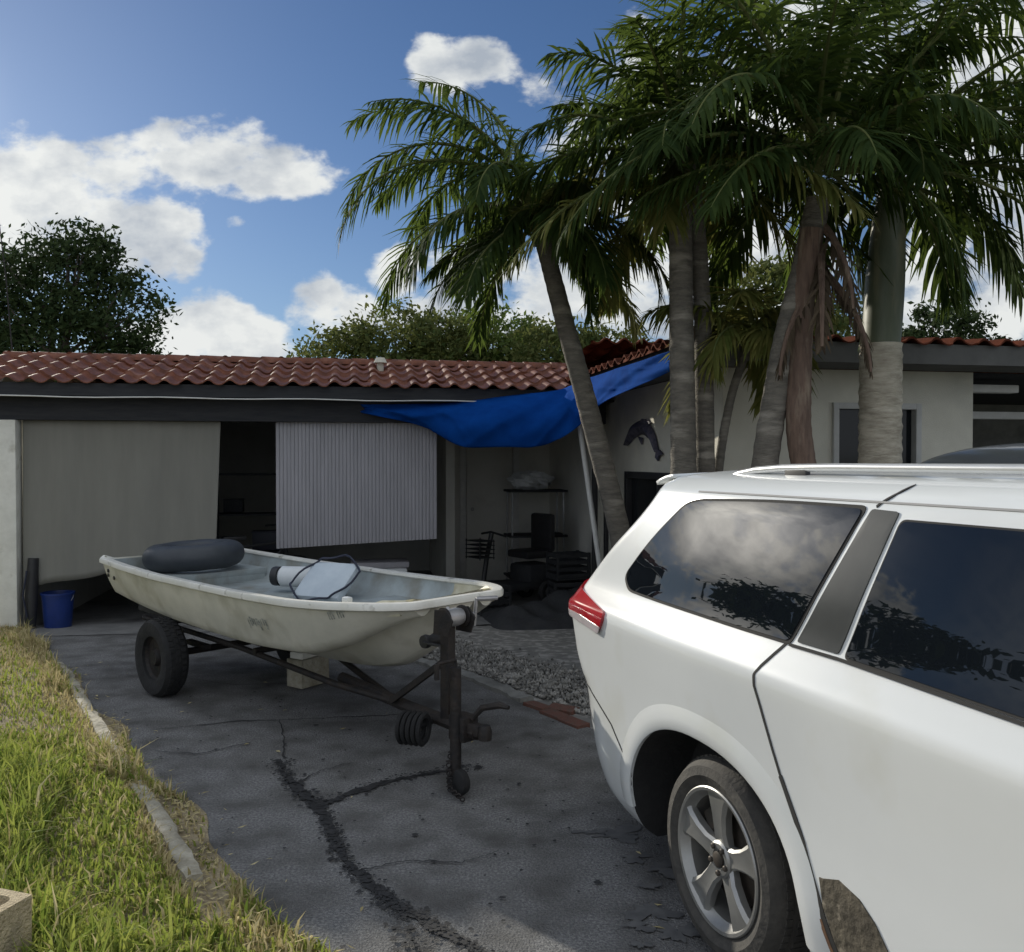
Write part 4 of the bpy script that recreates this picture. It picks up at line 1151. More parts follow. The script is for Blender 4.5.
# ribbed roll-down shade
def ribbed():
    b = MB(); a0, a1 = -3.17, -1.43; n = 44
    for i in range(n):
        x0 = a0 + (a1-a0)*i/n; x1 = a0 + (a1-a0)*(i+1)/n - .003
        zb = .66 + .08 * (i/n)
        b.box(((x0+x1)/2, .29 + .006*math.sin(i*.6), (2.05+zb)/2), (x1-x0, .010, 2.05-zb), HM, .004)
    hbox(b, a0, a1, .302, .312, .66 + .08, 2.05)
    o = b.build('ribbed_shade', M['shade'])
    tag(o, 'pale ribbed vertical panel hanging in the carport opening next to the blue tarp', 'shade panel')
ribbed()

# blue tarp slung under the eaves
def tarp():
    top = [(-2.25, .16, 2.22), (-1.4, .10, 2.24), (-.7, -.03, 2.32), (-.08, -.08, 2.40), (.04, -.40, 2.46), (.06, -1.5, 2.47), (.06, -3.15, 2.46)]
    low = [(-2.25, .14, 2.13), (-1.55, .02, 1.95), (-1.12, -.25, 1.76), (-.62, -.45, 1.74), (-.22, -.62, 1.86), (.00, -1.35, 2.14), (.05, -3.15, 2.33)]
    tp = [pchip(range(7), [q[k] for q in top]) for k in range(3)]
    lp = [pchip(range(7), [q[k] for q in low]) for k in range(3)]
    r = random.Random(4)
    def fn(s, t):
        x = s * 6
        A = [f(x) for f in tp]; C = [f(x) for f in lp]
        p = [A[k] + (C[k] - A[k]) * t for k in range(3)]
        belly = math.sin(PI * t) * .20 * math.sin(PI * min(1, s * 1.15))
        wr = .020 * math.sin(9 * s * 3 + 4 * t) * math.sin(PI * t) + .014 * math.sin(31 * s - 9 * t) * t - .022 * (1 - abs(math.sin(13 * s + 2.2 * t))) ** 3 - .014 * (1 - abs(math.sin(21 * s - 5 * t + 1))) ** 4
        q = HP(p[0] - belly * .25 + wr, p[1] - belly + wr, p[2] + .015 * math.sin(17 * s) * t)
        return (q.x, q.y, q.z)
    b = MB(); b.grid(fn, 90, 26)
    o = b.build('tarp', M['tarp'], thick=.003, angle=180)
    tag(o, 'blue tarpaulin sagging below the tiled eave over the carport corner', 'tarp')
tarp()

# pole and post beside the carport corner
b = MB(); P0 = HP(-.03, -.55, 2.12); P1 = HP(.25, -.75, gz(0, 9))
b.tube([P0, P0.lerp(P1, .5), P1], .028, 12)
tag(b.build('tarp_pole', M['white_trim']), 'slim white pole leaning beneath the right end of the blue tarp', 'pole')
b = MB(); hbox(b, .14, .19, -.55, -.49, FZ, 1.53, .004); hbox(b, .19, .27, -.55, -.49, 1.48, 1.53, .004); hbox(b, .27, .31, -.55, -.49, FZ, 1.53, .004)
tag(b.build('black_frame', M['black_plastic']), 'tall narrow black frame standing by the white pole at the carport corner', 'frame')

# leaping fish ornament on the wall
def fish():
    n = 30
    sp = [(-.60, -.10), (-.40, .13), (-.05, .22), (.22, .10), (.40, -.12), (.50, -.26)]
    fx = pchip(range(6), [p[0] for p in sp]); fy = pchip(range(6), [p[1] for p in sp])
    wd = pchip([0, .4, 1.2, 2.4, 3.6, 4.6, 5], [.02, .11, .16, .15, .10, .045, .04])
    b = MB(); up = []; dn = []
    for i in range(n + 1):
        t = 5 * i / n; e = .02
        p = Vector((fx(t), fy(t))); d = Vector((fx(min(5, t+e)) - fx(max(0, t-e)), fy(min(5, t+e)) - fy(max(0, t-e)))).normalized(); nr = Vector((-d.y, d.x))
        up.append(p + nr * wd(t)); dn.append(p - nr * wd(t) * .8)
    def pt(p, o): return HP(.55 - o, -1.00 - p.x * .88, 1.83 + p.y * .52)
    vs = []; fs = []
    for i in range(n + 1):
        m = (up[i] + dn[i]) / 2
        vs += [pt(up[i], .012), pt(m, .055), pt(dn[i], .012)]
    for i in range(n):
        for k in range(2): fs.append((3*i+k, 3*i+k+1, 3*i+k+4, 3*i+k+3))
    b.add(vs, fs)
    def fin(poly):
        k = len(poly); v = [pt(Vector(p), .014) for p in poly] + [pt(Vector(p), .030) for p in poly]
        b.add(v, [tuple(range(k)), tuple(range(2*k-1, k-1, -1))] + [(i, (i+1) % k, k+(i+1) % k, k+i) for i in range(k)])
    fin([(.47, -.24), (.58, -.22), (.66, -.30), (.56, -.33), (.52, -.42), (.44, -.36)])
    fin([(-.12, .30), (.16, .24), (.30, .30), (.10, .38), (-.02, .40)])
    fin([(-.15, .06), (.0, .02), (-.02, -.10)])
    o = b.build('fish_ornament', M['fish_blue'], thick=.004, angle=60)
    tag(o, 'dark blue leaping fish ornament mounted on the stucco wall', 'fish ornament')
fish()

# things in the carport
def bucket():
    x, y = -4.72, 9.12; z = gz(x, y) + .006
    t = thing('bucket', 'blue plastic bucket on the carport floor behind the white post', 'bucket', (x, y, z))
    b = MB(); b.lathe([(.0005, .01), (.125, .01), (.125, 0), (.13, 0), (.155, .34), (.165, .34), (.165, .36), (.148, .36), (.125, .02), (.0005, .02)], 32)
    b.build('body', M['blue_plastic'], t, world=False)
    h = MB(); h.tube([(.165*math.cos(a), .165*math.sin(a)*.35 - .1 * math.sin(a), .33 - .12*math.sin(a)) for a in [PI*k/14 for k in range(15)]], .004, 6); h.build('handle', M['galv'], t, world=False)
bucket()
def tool():
    x, y = -4.93, 8.98; z = gz(x, y) + .006
    t = thing('folded_chair', 'dark folded camp chair in its bag leaning behind the white post', 'folded chair', (x, y, z))
    b = MB(); b.tube([(0, 0, 0), (.01, .01, .35), (.02, .03, .72)], [.05, .062, .05], 12); b.build('bag', M['black_plastic'], t, world=False)
    b = MB(); b.tube([(.0, -.06, .12), (-.03, -.08, .35), (.0, -.06, .6)], .01, 6); b.build('strap', M['navy'], t, world=False)
tool()
def shelf_unit():
    o = HP(-3.62, 2.0, 0)
    t = thing('shelf_unit', 'dark metal shelf unit in the gap between the curtain and the ribbed panel', 'shelves', (o.x, o.y, FZ + .01), HY)
    for x in (-.42, .42):
        for y in (-.18, .18):
            b = MB(); b.box((x, y, .9), (.03, .03, 1.8)); b.build('upright', M['dark_junk'], t, world=False)
    for z in (.15, .62, 1.1, 1.6):
        b = MB(); b.box((0, 0, z), (.86, .38, .02)); b.build('shelf', M['dark_junk'], t, world=False)
    for (x, z, s, nm, lab, k) in ((-.2, 1.12, .18, 'storage_box', 'dark storage box on the upper shelf between curtain and ribbed panel', 'dark_junk'), (.2, .64, .26, 'storage_box', 'larger dark storage box on the middle shelf between curtain and ribbed panel', 'navy')):
        q = t.matrix_world if False else Matrix.Translation((o.x, o.y, FZ + .01)) @ Matrix.Rotation(HY, 4, 'Z')
        b = MB(); b.box((x, 0, z + s*.45), (s*1.3, s, s*.85), q, .01); b.box((x, 0, z + s*.91), (s*1.36, s*1.06, s*.08), q, .006)
        tag(b.build(nm, M[k]), lab, 'storage box')
shelf_unit()
def bicycle():
    o = HP(-3.50, .95, 0)
    t = thing('bicycle', 'dark bicycle parked in the gap beside the ribbed panel', 'bicycle', (o.x, o.y, FZ + .01), HY + .35)
    for x in (-.5, .5):
        b = MB()
        ring = [(x + .31*math.cos(2*PI*k/32), 0, .33 + .31*math.sin(2*PI*k/32)) for k in range(33)]
        b.tube(ring, .022, 8, cap=False); w = b.build('wheel', M['rubber'], t, world=False)
        s = MB()
        for k in range(14): s.tube([(x, 0, .33), (x + .30*math.cos(2*PI*k/14), 0, .33 + .30*math.sin(2*PI*k/14))], .002, 4)
        s.tube([(x, -.05, .33), (x, .05, .33)], .02, 8); s.build('spokes', M['galv'], w, world=False)
    f = MB()
    for a, c in (((-.5, 0, .33), (-.08, 0, .32)), ((-.5, 0, .33), (-.16, 0, .78)), ((-.08, 0, .32), (-.18, 0, .86)), ((-.08, 0, .32), (.36, 0, .74)), ((-.16, 0, .78), (.34, 0, .82)), ((.5, 0, .33), (.34, 0, .98))): f.tube([a, c], .017, 8)
    f.build('frame', M['dark_junk'], t, world=False)
    f = MB(); f.tube([(.24, -.28, 1.0), (.32, -.12, 1.02), (.34, 0, .98), (.32, .12, 1.02), (.24, .28, 1.0)], .013, 8); f.build('handlebar', M['black_plastic'], t, world=False)
    f = MB(); f.box((-.2, 0, .89), (.26, .13, .05), bev=.02); f.build('saddle', M['black_plastic'], t, world=False)
    f = MB(); f.lathe([(.0005, -.008), (.09, -.008), (.09, .008), (.0005, .008)], 20, Matrix.Translation((-.08, -.04, .32)) @ Matrix.Rotation(PI/2, 4, 'X')); f.tube([(-.08, -.05, .32), (-.02, -.06, .18)], .01, 6); f.build('crank', M['dark_junk'], t, world=False)
bicycle()
def scooter():
    o = HP(-.38, 1.25, 0)
    t = thing('mobility_scooter', 'dark mobility scooter parked in the shade under the blue tarp', 'mobility scooter', (o.x, o.y, FZ + .01), HY + rad(205))
    b = MB(); b.box((0, 0, .22), (1.0, .42, .1), bev=.04); b.box((-.3, 0, .36), (.42, .46, .24), bev=.06); b.build('body', M['dark_junk'], t, world=False)
    b = MB(); b.box((-.26, 0, .60), (.42, .44, .1), bev=.04); b.box((-.46, 0, .86), (.09, .42, .48), Matrix.Rotation(0, 4, 'Y'), bev=.04); b.build('seat', M['black_plastic'], t, world=False)
    b = MB(); b.tube([(.46, 0, .24), (.40, 0, .6), (.33, 0, .88)], .03, 10); b.tube([(.30, -.26, .86), (.34, 0, .9), (.30, .26, .86)], .014, 8); b.build('tiller', M['black_plastic'], t, world=False)
    b = MB()
    for k in range(5): b.box((.50, 0, .60 + .05*k), (.22, .32, .008))
    for y in (-.15, .15):
        for x in (.40, .60): b.box((x, y, .7), (.01, .01, .24))
    b.build('basket', M['dark_junk'], t, world=False)
    for x, y in ((-.36, -.24), (-.36, .24), (.42, -.2), (.42, .2)):
        b = MB(); Mx = Matrix.Translation((x, y, .14)) @ Matrix.Rotation(PI/2, 4, 'X'); b.lathe([(.07, -.035), (.12, -.04), (.14, -.02), (.14, .02), (.12, .04), (.07, .035)], 28, Mx, closed=True); w = b.build('wheel', M['rubber'], t, world=False)
        b = MB(); b.lathe([(.0005, -.02), (.072, -.02), (.072, .02), (.0005, .02)], 20, Mx); b.build('hub', M['galv'], w, world=False)
scooter()
def table():
    o = HP(.12, 2.3, 0); z0 = FZ + .01
    t = thing('shelf_stand', 'tall dark shelf stand against the carport wall behind the scooter', 'shelf stand', (o.x, o.y, z0), HY)
    for zz in (1.36, .75, .2):
        b = MB(); b.box((0, 0, zz), (.8, .5, .03), bev=.006); b.build('shelf', M['dark_junk'], t, world=False)
    for x in (-.36, .36):
        for y in (-.2, .2):
            b = MB(); b.tube([(x, y, 0), (x*.98, y*.95, 1.36)], .014, 8); b.build('leg', M['galv'], t, world=False)
    b = MB(); r = random.Random(3)
    q = Matrix.Translation((o.x, o.y, z0)) @ Matrix.Rotation(HY, 4, 'Z')
    def fn(s, u):
        th = 2*PI*s; ph = PI*u; rr = 1 + .16*math.sin(3*th+1)*math.sin(ph) + .12*math.sin(7*th+4*ph) + .08*math.sin(11*ph+5*th)
        return q @ Vector((-.08 + .28*rr*math.sin(ph)*math.cos(th), .18*rr*math.sin(ph)*math.sin(th), 1.378 + .12 - .12*rr*math.cos(ph)))
    b.grid(fn, 36, 20); tag(b.build('plastic_bag', M['white_plastic'], angle=25), 'crumpled white plastic bag on top of the tall dark shelf stand', 'bag')
table()
def junk():
    o = HP(.02, -.05, 0)
    b = MB(); r = random.Random(9); z0 = gz(o.x, o.y)
    def fn(s, u):
        x = (s - .5) * 1.7; y = (u - .5) * 1.3
        e = max(0, 1 - (2*abs(s-.5))**3) * max(0, 1 - (2*abs(u-.5))**3)
        z = e * (.20 + .07*math.sin(5*x+2*y) + .05*math.sin(9*y-4*x) + .03*math.sin(17*x+11*y))
        return HM @ Vector((-.08 + x, -.1 + y, z0 + .012 + max(0, z)))
    b.grid(fn, 40, 30); tag(b.build('tarp_heap', M['dark_junk'], angle=30), 'low crumpled heap of black sheeting on the floor in front of the scooter', 'sheeting')
    o = HP(-2.05, .75, 0)
    t = thing('cooler_box', 'pale cooler box on the floor behind the ribbed panel, just showing under its edge', 'cooler', (o.x, o.y, gz(o.x, o.y) + .006), HY)
    b = MB(); b.box((0, 0, .27), (.62, .36, .54), bev=.03); b.build('body', M['white_plastic'], t, world=False)
    b = MB(); b.box((0, 0, .575), (.66, .40, .07), bev=.02); b.build('lid', M['shade'], t, world=False)
junk()
def crates():
    for i, (a, bb, z, w, lab) in enumerate([(.22, .75, 0, .46, 'dark plastic crate on the floor by the black frame, lowest of its stack'), (.20, .77, .34, .42, 'dark plastic crate on top of another crate beside the scooter'), (-.80, .55, 0, .40, 'single dark plastic crate on the floor in front of the carport door')]):
        o = HP(a, bb, 0); z0 = gz(o.x, o.y) + .008 + z
        Mx = Matrix.Translation((o.x, o.y, z0)) @ Matrix.Rotation(HY + .2 * i, 4, 'Z'); b = MB(); h = .32
        b.box((0, 0, .012), (w, w*.75, .02), Mx)
        for s_ in (-1, 1):
            for k in range(4):
                b.box((0, s_*w*.37, .05 + .08*k), (w, .014, .045), Mx); b.box((s_*w*.495, 0, .05 + .08*k), (.014, w*.74, .045), Mx)
            for s2 in (-1, 1): b.box((s_*w*.485, s2*w*.36, h/2), (.03, .03, h), Mx)
        tag(b.build('crate', M['dark_junk'], smooth=False), lab, 'crate')
crates()
def railing():
    t_o = HP(3.0, -2.2, 0)
    t = thing('white_chair', 'white slatted garden chair on the porch beyond the house wall', 'chair', (t_o.x, t_o.y, FZ), HY)
    for x in (-.22, .22):
        for y in (-.2, .2):
            b = MB(); b.box((x, y, .21 if y < 0 else .21), (.04, .04, .42)); b.build('leg', M['white_plastic'], t, world=False)
    b = MB(); b.box((0, 0, .44), (.5, .46, .035), bev=.01); b.build('seat', M['white_plastic'], t, world=False)
    b = MB()
    for k in range(4): b.box((-.2 + .133*k, .21, .95), (.04, .025, 1.0), bev=.006)
    b.box((0, .21, 1.32), (.46, .02, .05)); b.build('backrest', M['white_plastic'], t, world=False)
railing()
# ------------------------------------------------------------------ boat and trailer
BYAW = math.atan2(-.695, .72)
BO = Vector((-2.753, 7.13, 0))
BM_ = Matrix.Translation(BO) @ Matrix.Rotation(BYAW, 4, 'Z')     # local x to the bow, local y to the far side (away from camera)
def BW(s, t, z): return BM_ @ Vector((s, t, z))
def make_boat():
    t = thing('skiff', 'old white fibreglass skiff with a blunt bow and dirty grey inside, on a trailer', 'boat', tuple(BO), BYAW)
    Lb = 3.40
    ks = [0, .5, 1.2, 2.0, 2.6, 2.95, 3.18, 3.33, 3.40]
    Bf = pchip(ks, [.555, .59, .615, .62, .612, .575, .50, .41, .335])
    Gf = pchip(ks, [.865, .85, .838, .838, .845, .858, .868, .873, .875])
    Cw = pchip(ks, [.46, .49, .51, .505, .49, .46, .41, .35, .28])
    Cz = pchip(ks, [.60, .565, .53, .515, .54, .63, .735, .805, .83])
    Kz = pchip(ks, [.50, .45, .385, .36, .375, .43, .54, .66, .735])
    ns = 70
    S = [Lb * (1 - (1 - i / ns) ** 1.35) for i in range(ns + 1)]
    def section(s):
        B, G, C, cz, kz = Bf(s), Gf(s), Cw(s), Cz(s), Kz(s)
        half = []
        for k in range(8):      # topsides with slight flare
            q = k / 8; half.append((B + (C - B) * (q ** 1.5), G + (cz - G) * q))
        for k in range(7):      # rounded sponson, tunnel, then centre vee
            q = k / 6
            half.append((C * (1 - .42 * q), cz - .035 * math.sin(PI * q) + .028 * q * q))
        half.append((C * .46, cz + .03 - (cz + .03 - kz) * .25))
        half.append((C * .22, kz + .03)); half.append((0.0, kz))
        return half
    vs = []; fs = []
    for s in S:
        h = section(s)
        row = [(s, -y, z) for y, z in h] + [(s, y, z) for y, z in h[-2::-1]]
        vs += row
    n = len(row)
    for i in range(ns):
        for j in range(n - 1): fs.append((i*n+j, i*n+j+1, (i+1)*n+j+1, (i+1)*n+j))
    fs.append(tuple(ns * n + j for j in range(n)))
    fs.append(tuple(range(n - 1, -1, -1)))
    b = MB(); b.add(vs, fs)
    hull = b.build('hull', M['hull'], t, world=False, angle=42)
    # inside shell: sides and sole
    vs = []; fs = []; ws = .035
    FL = .66
    for s in S:
        s2 = min(max(s, .05), Lb - .05)
        B, G = Bf(s) - ws, Gf(s) - .006
        fl = FL + max(0, (s2 - 2.55)) ** 1.5 * .30
        fl = min(fl, G - .03)
        row = [(s2, -B, G), (s2, -B + .012, G - .06), (s2, -B + .05, fl + .05), (s2, -B + .10, fl + .012), (s2, -B * .5, fl), (s2, 0, fl), (s2, B * .5, fl), (s2, B - .10, fl + .012), (s2, B - .05, fl + .05), (s2, B - .012, G - .06), (s2, B, G)]
        vs += row
    n = len(row)
    mi = []
    for i in range(ns):
        for j in range(n - 1): fs.append((i*n+j, (i+1)*n+j, (i+1)*n+j+1, i*n+j+1)); mi.append(1 if S[i] > 2.75 else 0)
    fs.append(tuple(range(n))); mi.append(0); fs.append(tuple(ns*n+j for j in range(n-1, -1, -1))); mi.append(1)
    b = MB(); b.add(vs, fs); b.mi = mi
    b.build('inner_liner', [M['hull_in'], M['hull_in_sunlit']], t, world=False, angle=35)
    # gunwale rail all round
    out = [(s, -Bf(s), Gf(s)) for s in S] + [(Lb + .015, y, Gf(Lb)) for y in np.linspace(-.31, .31, 9)] + [(s, Bf(s), Gf(s)) for s in reversed(S)]
    out += [(-.005, y, Gf(0) - .045 * (1 - (y / .5) ** 4)) for y in np.linspace(.54, -.54, 14)]
    m = len(out); vs = []; fs = []
    for i, p in enumerate(out):
        a, c = Vector(out[i-1]), Vector(out[(i+1) % m]); d = (c - a); d.z = 0; d.normalize()
        nr = Vector((d.y, -d.x, 0))
        p = Vector(p)
        for o, z in ((.012, -.034), (.022, -.028), (.022, -.004), (.014, .008), (-.016, .010), (-.042, .005), (-.045, -.010), (-.036, -.020)):
            vs.append(p + nr * o + Vector((0, 0, z)))
    for i in range(m):
        j = (i + 1) % m
        for k in range(8): fs.append((i*8+k, i*8+(k+1) % 8, j*8+(k+1) % 8, j*8+k))
    b = MB(); b.add(vs, fs); b.build('gunwale', M['rub_rail'], t, world=False, angle=50)
    # stern bench
    b = MB(); b.box((.34, 0, .735), (.56, .98, .05), bev=.015); b.box((.60, 0, .69), (.03, .96, .09), bev=.005); b.build('stern_bench', M['hull_in'], t, world=False)
    b = MB(); b.box((2.35, 0, .695), (.20, 1.00, .03), bev=.01); b.build('thwart', M['hull_in'], t, world=False)
    # faded registration mark and patch on the near topside, fittings
    def side(s, q, o=.003):
        B, C = Bf(s), Cw(s); G, cz = Gf(s), Cz(s)
        return Vector((s, -(B + (C - B) * q ** 1.5) - o, G + (cz - G) * q - .001))
    b = MB(); r = random.Random(2)
    for k in range(9):
        s0 = 2.22 + .024 * k; q0 = .42 + .05 * r.random(); hh = r.uniform(.08, .2); w = r.uniform(.008, .022)
        vs = [side(s0, q0), side(s0 + w, q0), side(s0 + w, q0 + hh), side(s0, q0 + hh)]; b.add(vs, [(0, 1, 2, 3)])
    b.build('faded_mark', M['decal'], t, world=False, smooth=False)
    b = MB()
    for k in range(7):
        s0 = 3.0 + .015 * k
        for (u0, u1, q0, q1) in ((0, .006, .20, .42), (0, .020, .20, .25), (.014, .020, .25, .42)):
            if (k + int(u0*100)) % 4 == 3: continue
            vs = [side(s0+u0, q0), side(s0+u1, q0), side(s0+u1, q1), side(s0+u0, q1)]; b.add(vs, [(0, 1, 2, 3)])
    b.build('registration_mark', M['decal'], t, world=False, smooth=False)
    b = MB()
    for s, q in ((.10, .30), (.19, .46), (.06, .45)):
        p = side(s, q); b.lathe([(.0005, .006), (.014, .006), (.016, .0)], 14, Matrix.Translation(p) @ Matrix.Rotation(PI/2, 4, 'X'))
    b.build('drain_fitting', M['black_plastic'], t, world=False)
    b = MB(); b.box((3.02, -.44, .86), (.05, .04, .05), bev=.01); b.build('cleat', M['white_plastic'], t, world=False)
    b = MB(); b.tube([(3.40, -.02, .80), (3.45, -.02, .78), (3.45, .02, .76), (3.40, .02, .76)], .008, 8); b.build('bow_eye', M['galv'], t, world=False)
make_boat()

def make_trailer():
    t = thing('boat_trailer', 'rusty dark boat trailer with winch post and tongue jack under the skiff', 'boat trailer', tuple(BO), BYAW)
    def off(s): return -.105 * max(0, s - .9)
    b = MB()
    for y in (-.30, .30):
        b.tube([(.15, y, .40), (1.6, y * .9, .37), (2.7, y * .35 + off(2.7), .33), (3.2, off(3.2), .31)], .020, 8)
    b.tube([(2.6, off(2.6), .33), (3.3, off(3.3), .31), (3.90, off(3.90), .31)], .034, 8)
    for s in (.4, 1.8): b.tube([(s, -.3, .385), (s, .3, .385)], .022, 8)
    b.build('frame', M['trailer'], t, world=False)
    b = MB(); b.tube([(.99, -.50, .27), (.99, .50, .27)], .025, 8); b.box((.99, -.28, .31), (.3, .05, .03)); b.box((.99, .28, .31), (.3, .05, .03)); b.build('axle', M['trailer'], t, world=False)
    for y in (-.33, .33):
        b = MB(); b.bar((.1, y*.9, .475), (1.9, y*.82, .445), .06, .04, bev=.005); b.build('bunk', M['dark_junk'], t, world=False)
    for sd_ in (-1, 1):
        Mx = Matrix.Translation((.99, sd_ * .545, .262)) @ Matrix.Rotation(-sd_ * PI/2, 4, 'X')
        b = MB(); b.lathe([(.15, -.07), (.20, -.085), (.245, -.08), (.262, -.055), (.266, 0), (.262, .055), (.245, .08), (.20, .085), (.15, .07)], 40, Mx, closed=True)
        for k in range(40):
            for z in (-.04, .0, .04): b.box((0, 0, 0), (.008, .026, .028), Mx @ Matrix.Rotation(2*PI*(k + .5*(z == 0))/40, 4, 'Z') @ Matrix.Translation((.264, 0, z)))
        w = b.build('wheel', M['old_tyre'], t, world=False, angle=35)
        b = MB(); b.lathe([(.15, .05), (.155, .06), (.14, .03), (.06, .03), (.05, .06), (.0005, .06)], 28, Mx); b.lathe([(.152, -.06), (.15, -.02), (.0005, -.02)], 28, Mx); b.build('rim', M['trailer'], w, world=False)
    # winch post with arm, drum, strap and crank
    wx, wy = 3.66, off(3.66)
    b = MB(); b.bar((wx, wy, .30), (wx - .0, wy, .82), .05, .06, bev=.004); b.bar((wx - .45, wy, .33), (wx - .01, wy, .62), .03, .03); b.build('winch_post', M['trailer'], t, world=False)
    b = MB()
    for y in (-.075, .075): b.prism([(-.05, -.07), (.06, -.07), (.09, .01), (.04, .06), (-.04, .05)], y - .004, y + .004, Matrix.Translation((wx + .03, wy, .83)) @ Matrix.Rotation(PI/2, 4, 'X'))
    Mx = Matrix.Translation((wx + .04, wy, .84)) @ Matrix.Rotation(PI/2, 4, 'X')
    b.lathe([(.0005, -.066), (.055, -.066), (.055, -.058), (.022, -.056), (.022, .056), (.055, .058), (.055, .066), (.0005, .066)], 30, Mx)
    wn = b.build('winch', M['trailer'], t, world=False)
    b = MB(); b.lathe([(.040, -.05), (.046, -.02), (.044, .02), (.040, .05)], 24, Mx); b.tube([(wx, wy, .88), (wx - .10, wy*.6, .84), (3.45, 0, .77)], .010, 6); b.build('strap', M['galv'], wn, world=False)
    b = MB(); b.tube([(wx + .04, wy + .06, .84), (wx + .04, wy + .15, .84)], .010, 8); b.tube([(wx + .04, wy + .145, .78), (wx + .05, wy + .15, .92)], .010, 8); b.tube([(wx + .05, wy + .15, .915), (wx + .10, wy + .25, .915)], .012, 8); b.build('crank', M['galv'], wn, world=False)
    b = MB(); b.lathe([(.0005, -.05), (.032, -.05), (.036, -.03), (.026, 0), (.036, .03), (.032, .05), (.0005, .05)], 20, Matrix.Translation((wx - .13, wy, .70)) @ Matrix.Rotation(PI/2, 4, 'X')); b.bar((wx - .13, wy - .055, .70), (wx - .0, wy - .055, .70), .02, .008); b.bar((wx - .13, wy + .055, .70), (wx - .0, wy + .055, .70), .02, .008); b.build('bow_stop', M['black_plastic'], wn, world=False)
    # jack: tube, clamp, wheel, crank
    jx, jy = 3.80, off(3.80) - .06
    b = MB(); b.tube([(jx, jy, .10), (jx, jy, .62)], .028, 12); b.tube([(jx, jy, .04), (jx, jy, .2)], .020, 10); b.box((jx, jy + .05, .32), (.11, .10, .12), bev=.008); b.build('jack', M['trailer'], t, world=False)
    b = MB(); b.tube([(jx, jy, .62), (jx, jy, .655), (jx + .0, jy - .12, .655)], .009, 8); b.tube([(jx, jy - .12, .655), (jx, jy - .12, .58)], .013, 8); b.build('jack_handle', M['trailer'], t, world=False)
    Mx = Matrix.Translation((jx + .02, jy, .068)) @ Matrix.Rotation(PI/2, 4, 'X')
    b = MB(); b.lathe([(.0005, -.03), (.05, -.024), (.062, -.02), (.066, 0), (.062, .02), (.05, .024), (.0005, .03)], 24, Mx); b.build('jack_wheel', M['old_tyre'], t, world=False)
    # coupler with lever and safety chain
    cx, cy = 3.88, off(3.88)
    b = MB(); b.bar((cx - .12, cy, .325), (cx + .05, cy, .325), .06, .055, bev=.012); b.lathe([(.0005, .03), (.025, .027), (.034, .0), (.032, -.04)], 20, Matrix.Translation((cx + .07, cy, .33))); b.build('coupler', M['trailer'], t, world=False)
    b = MB(); b.tube([(cx - .02, cy, .37), (cx + .03, cy + .02, .43), (cx + .12, cy + .05, .455), (cx + .17, cy + .06, .45)], [.012, .016, .018, .010], 8); b.build('coupler_lever', M['trailer'], t, world=False)
    b = MB()
    pth = [(cx - .08, cy - .05, .30), (cx - .10, cy - .08, .16), (cx - .06, cy - .11, .05), (cx + .02, cy - .10, .02)]
    for k in range(20):
        q = k / 19 * 3; i = min(2, int(q)); p = Vector(pth[i]).lerp(Vector(pth[i+1]), q - i); a = PI/2 * (k % 2)
        rg = [(p.x + .016*math.cos(2*PI*m/10), p.y + .011*math.sin(2*PI*m/10)*math.cos(a), p.z + .011*math.sin(2*PI*m/10)*math.sin(a) + .004*math.cos(2*PI*m/10)) for m in range(11)]
        b.tube(rg, .0035, 5, cap=False)
    b.build('safety_chain', M['trailer'], t, world=False)
    # spare jack plate leaning on the tongue
    Mx = Matrix.Translation((3.55, off(3.5) - .15, .285)) @ Matrix.Rotation(2.0, 4, 'Z') @ Matrix.Rotation(PI/2, 4, 'X')
    b = MB()
    for k in range(5): b.lathe([(.055, -.008), (.075, -.010), (.085, 0), (.075, .010), (.055, .008)], 24, Mx @ Matrix.Translation((0, 0, -.055 + .028*k)), closed=True)
    b.tube([(3.55, off(3.5) - .15, .285), (3.55, off(3.5), .30)], .02, 8)
    b.build('keel_roller', M['old_tyre'], t, world=False)
make_trailer()

def inner_tube():
    r = random.Random(1); b = MB(); Mx = BM_ @ Matrix.Translation((.33, .02, .872)) @ Matrix.Rotation(rad(-2), 4, 'Y') @ Matrix.Rotation(rad(2), 4, 'X')
    R, rr = .278, .102; n = 72; m = 22
    vs = []; fs = []
    for i in range(n):
        a = 2*PI*i/n
        for j in range(m):
            c = 2*PI*j/m; q = rr * (1 + .02*math.sin(3*a) + .012*math.sin(8*a + c))
            vs.append(Mx @ Vector(((R + q*math.cos(c))*math.cos(a), (R + q*math.cos(c))*math.sin(a), q*math.sin(c)*.98)))
    for i in range(n):
        for j in range(m): fs.append((i*m+j, ((i+1) % n)*m+j, ((i+1) % n)*m+(j+1) % m, i*m+(j+1) % m))
    b.add(vs, fs)
    o = b.build('inner_tube', M['tube_rubber'], angle=180)
    tag(o, 'black inflated inner tube lying on the stern of the skiff', 'inner tube')
inner_tube()
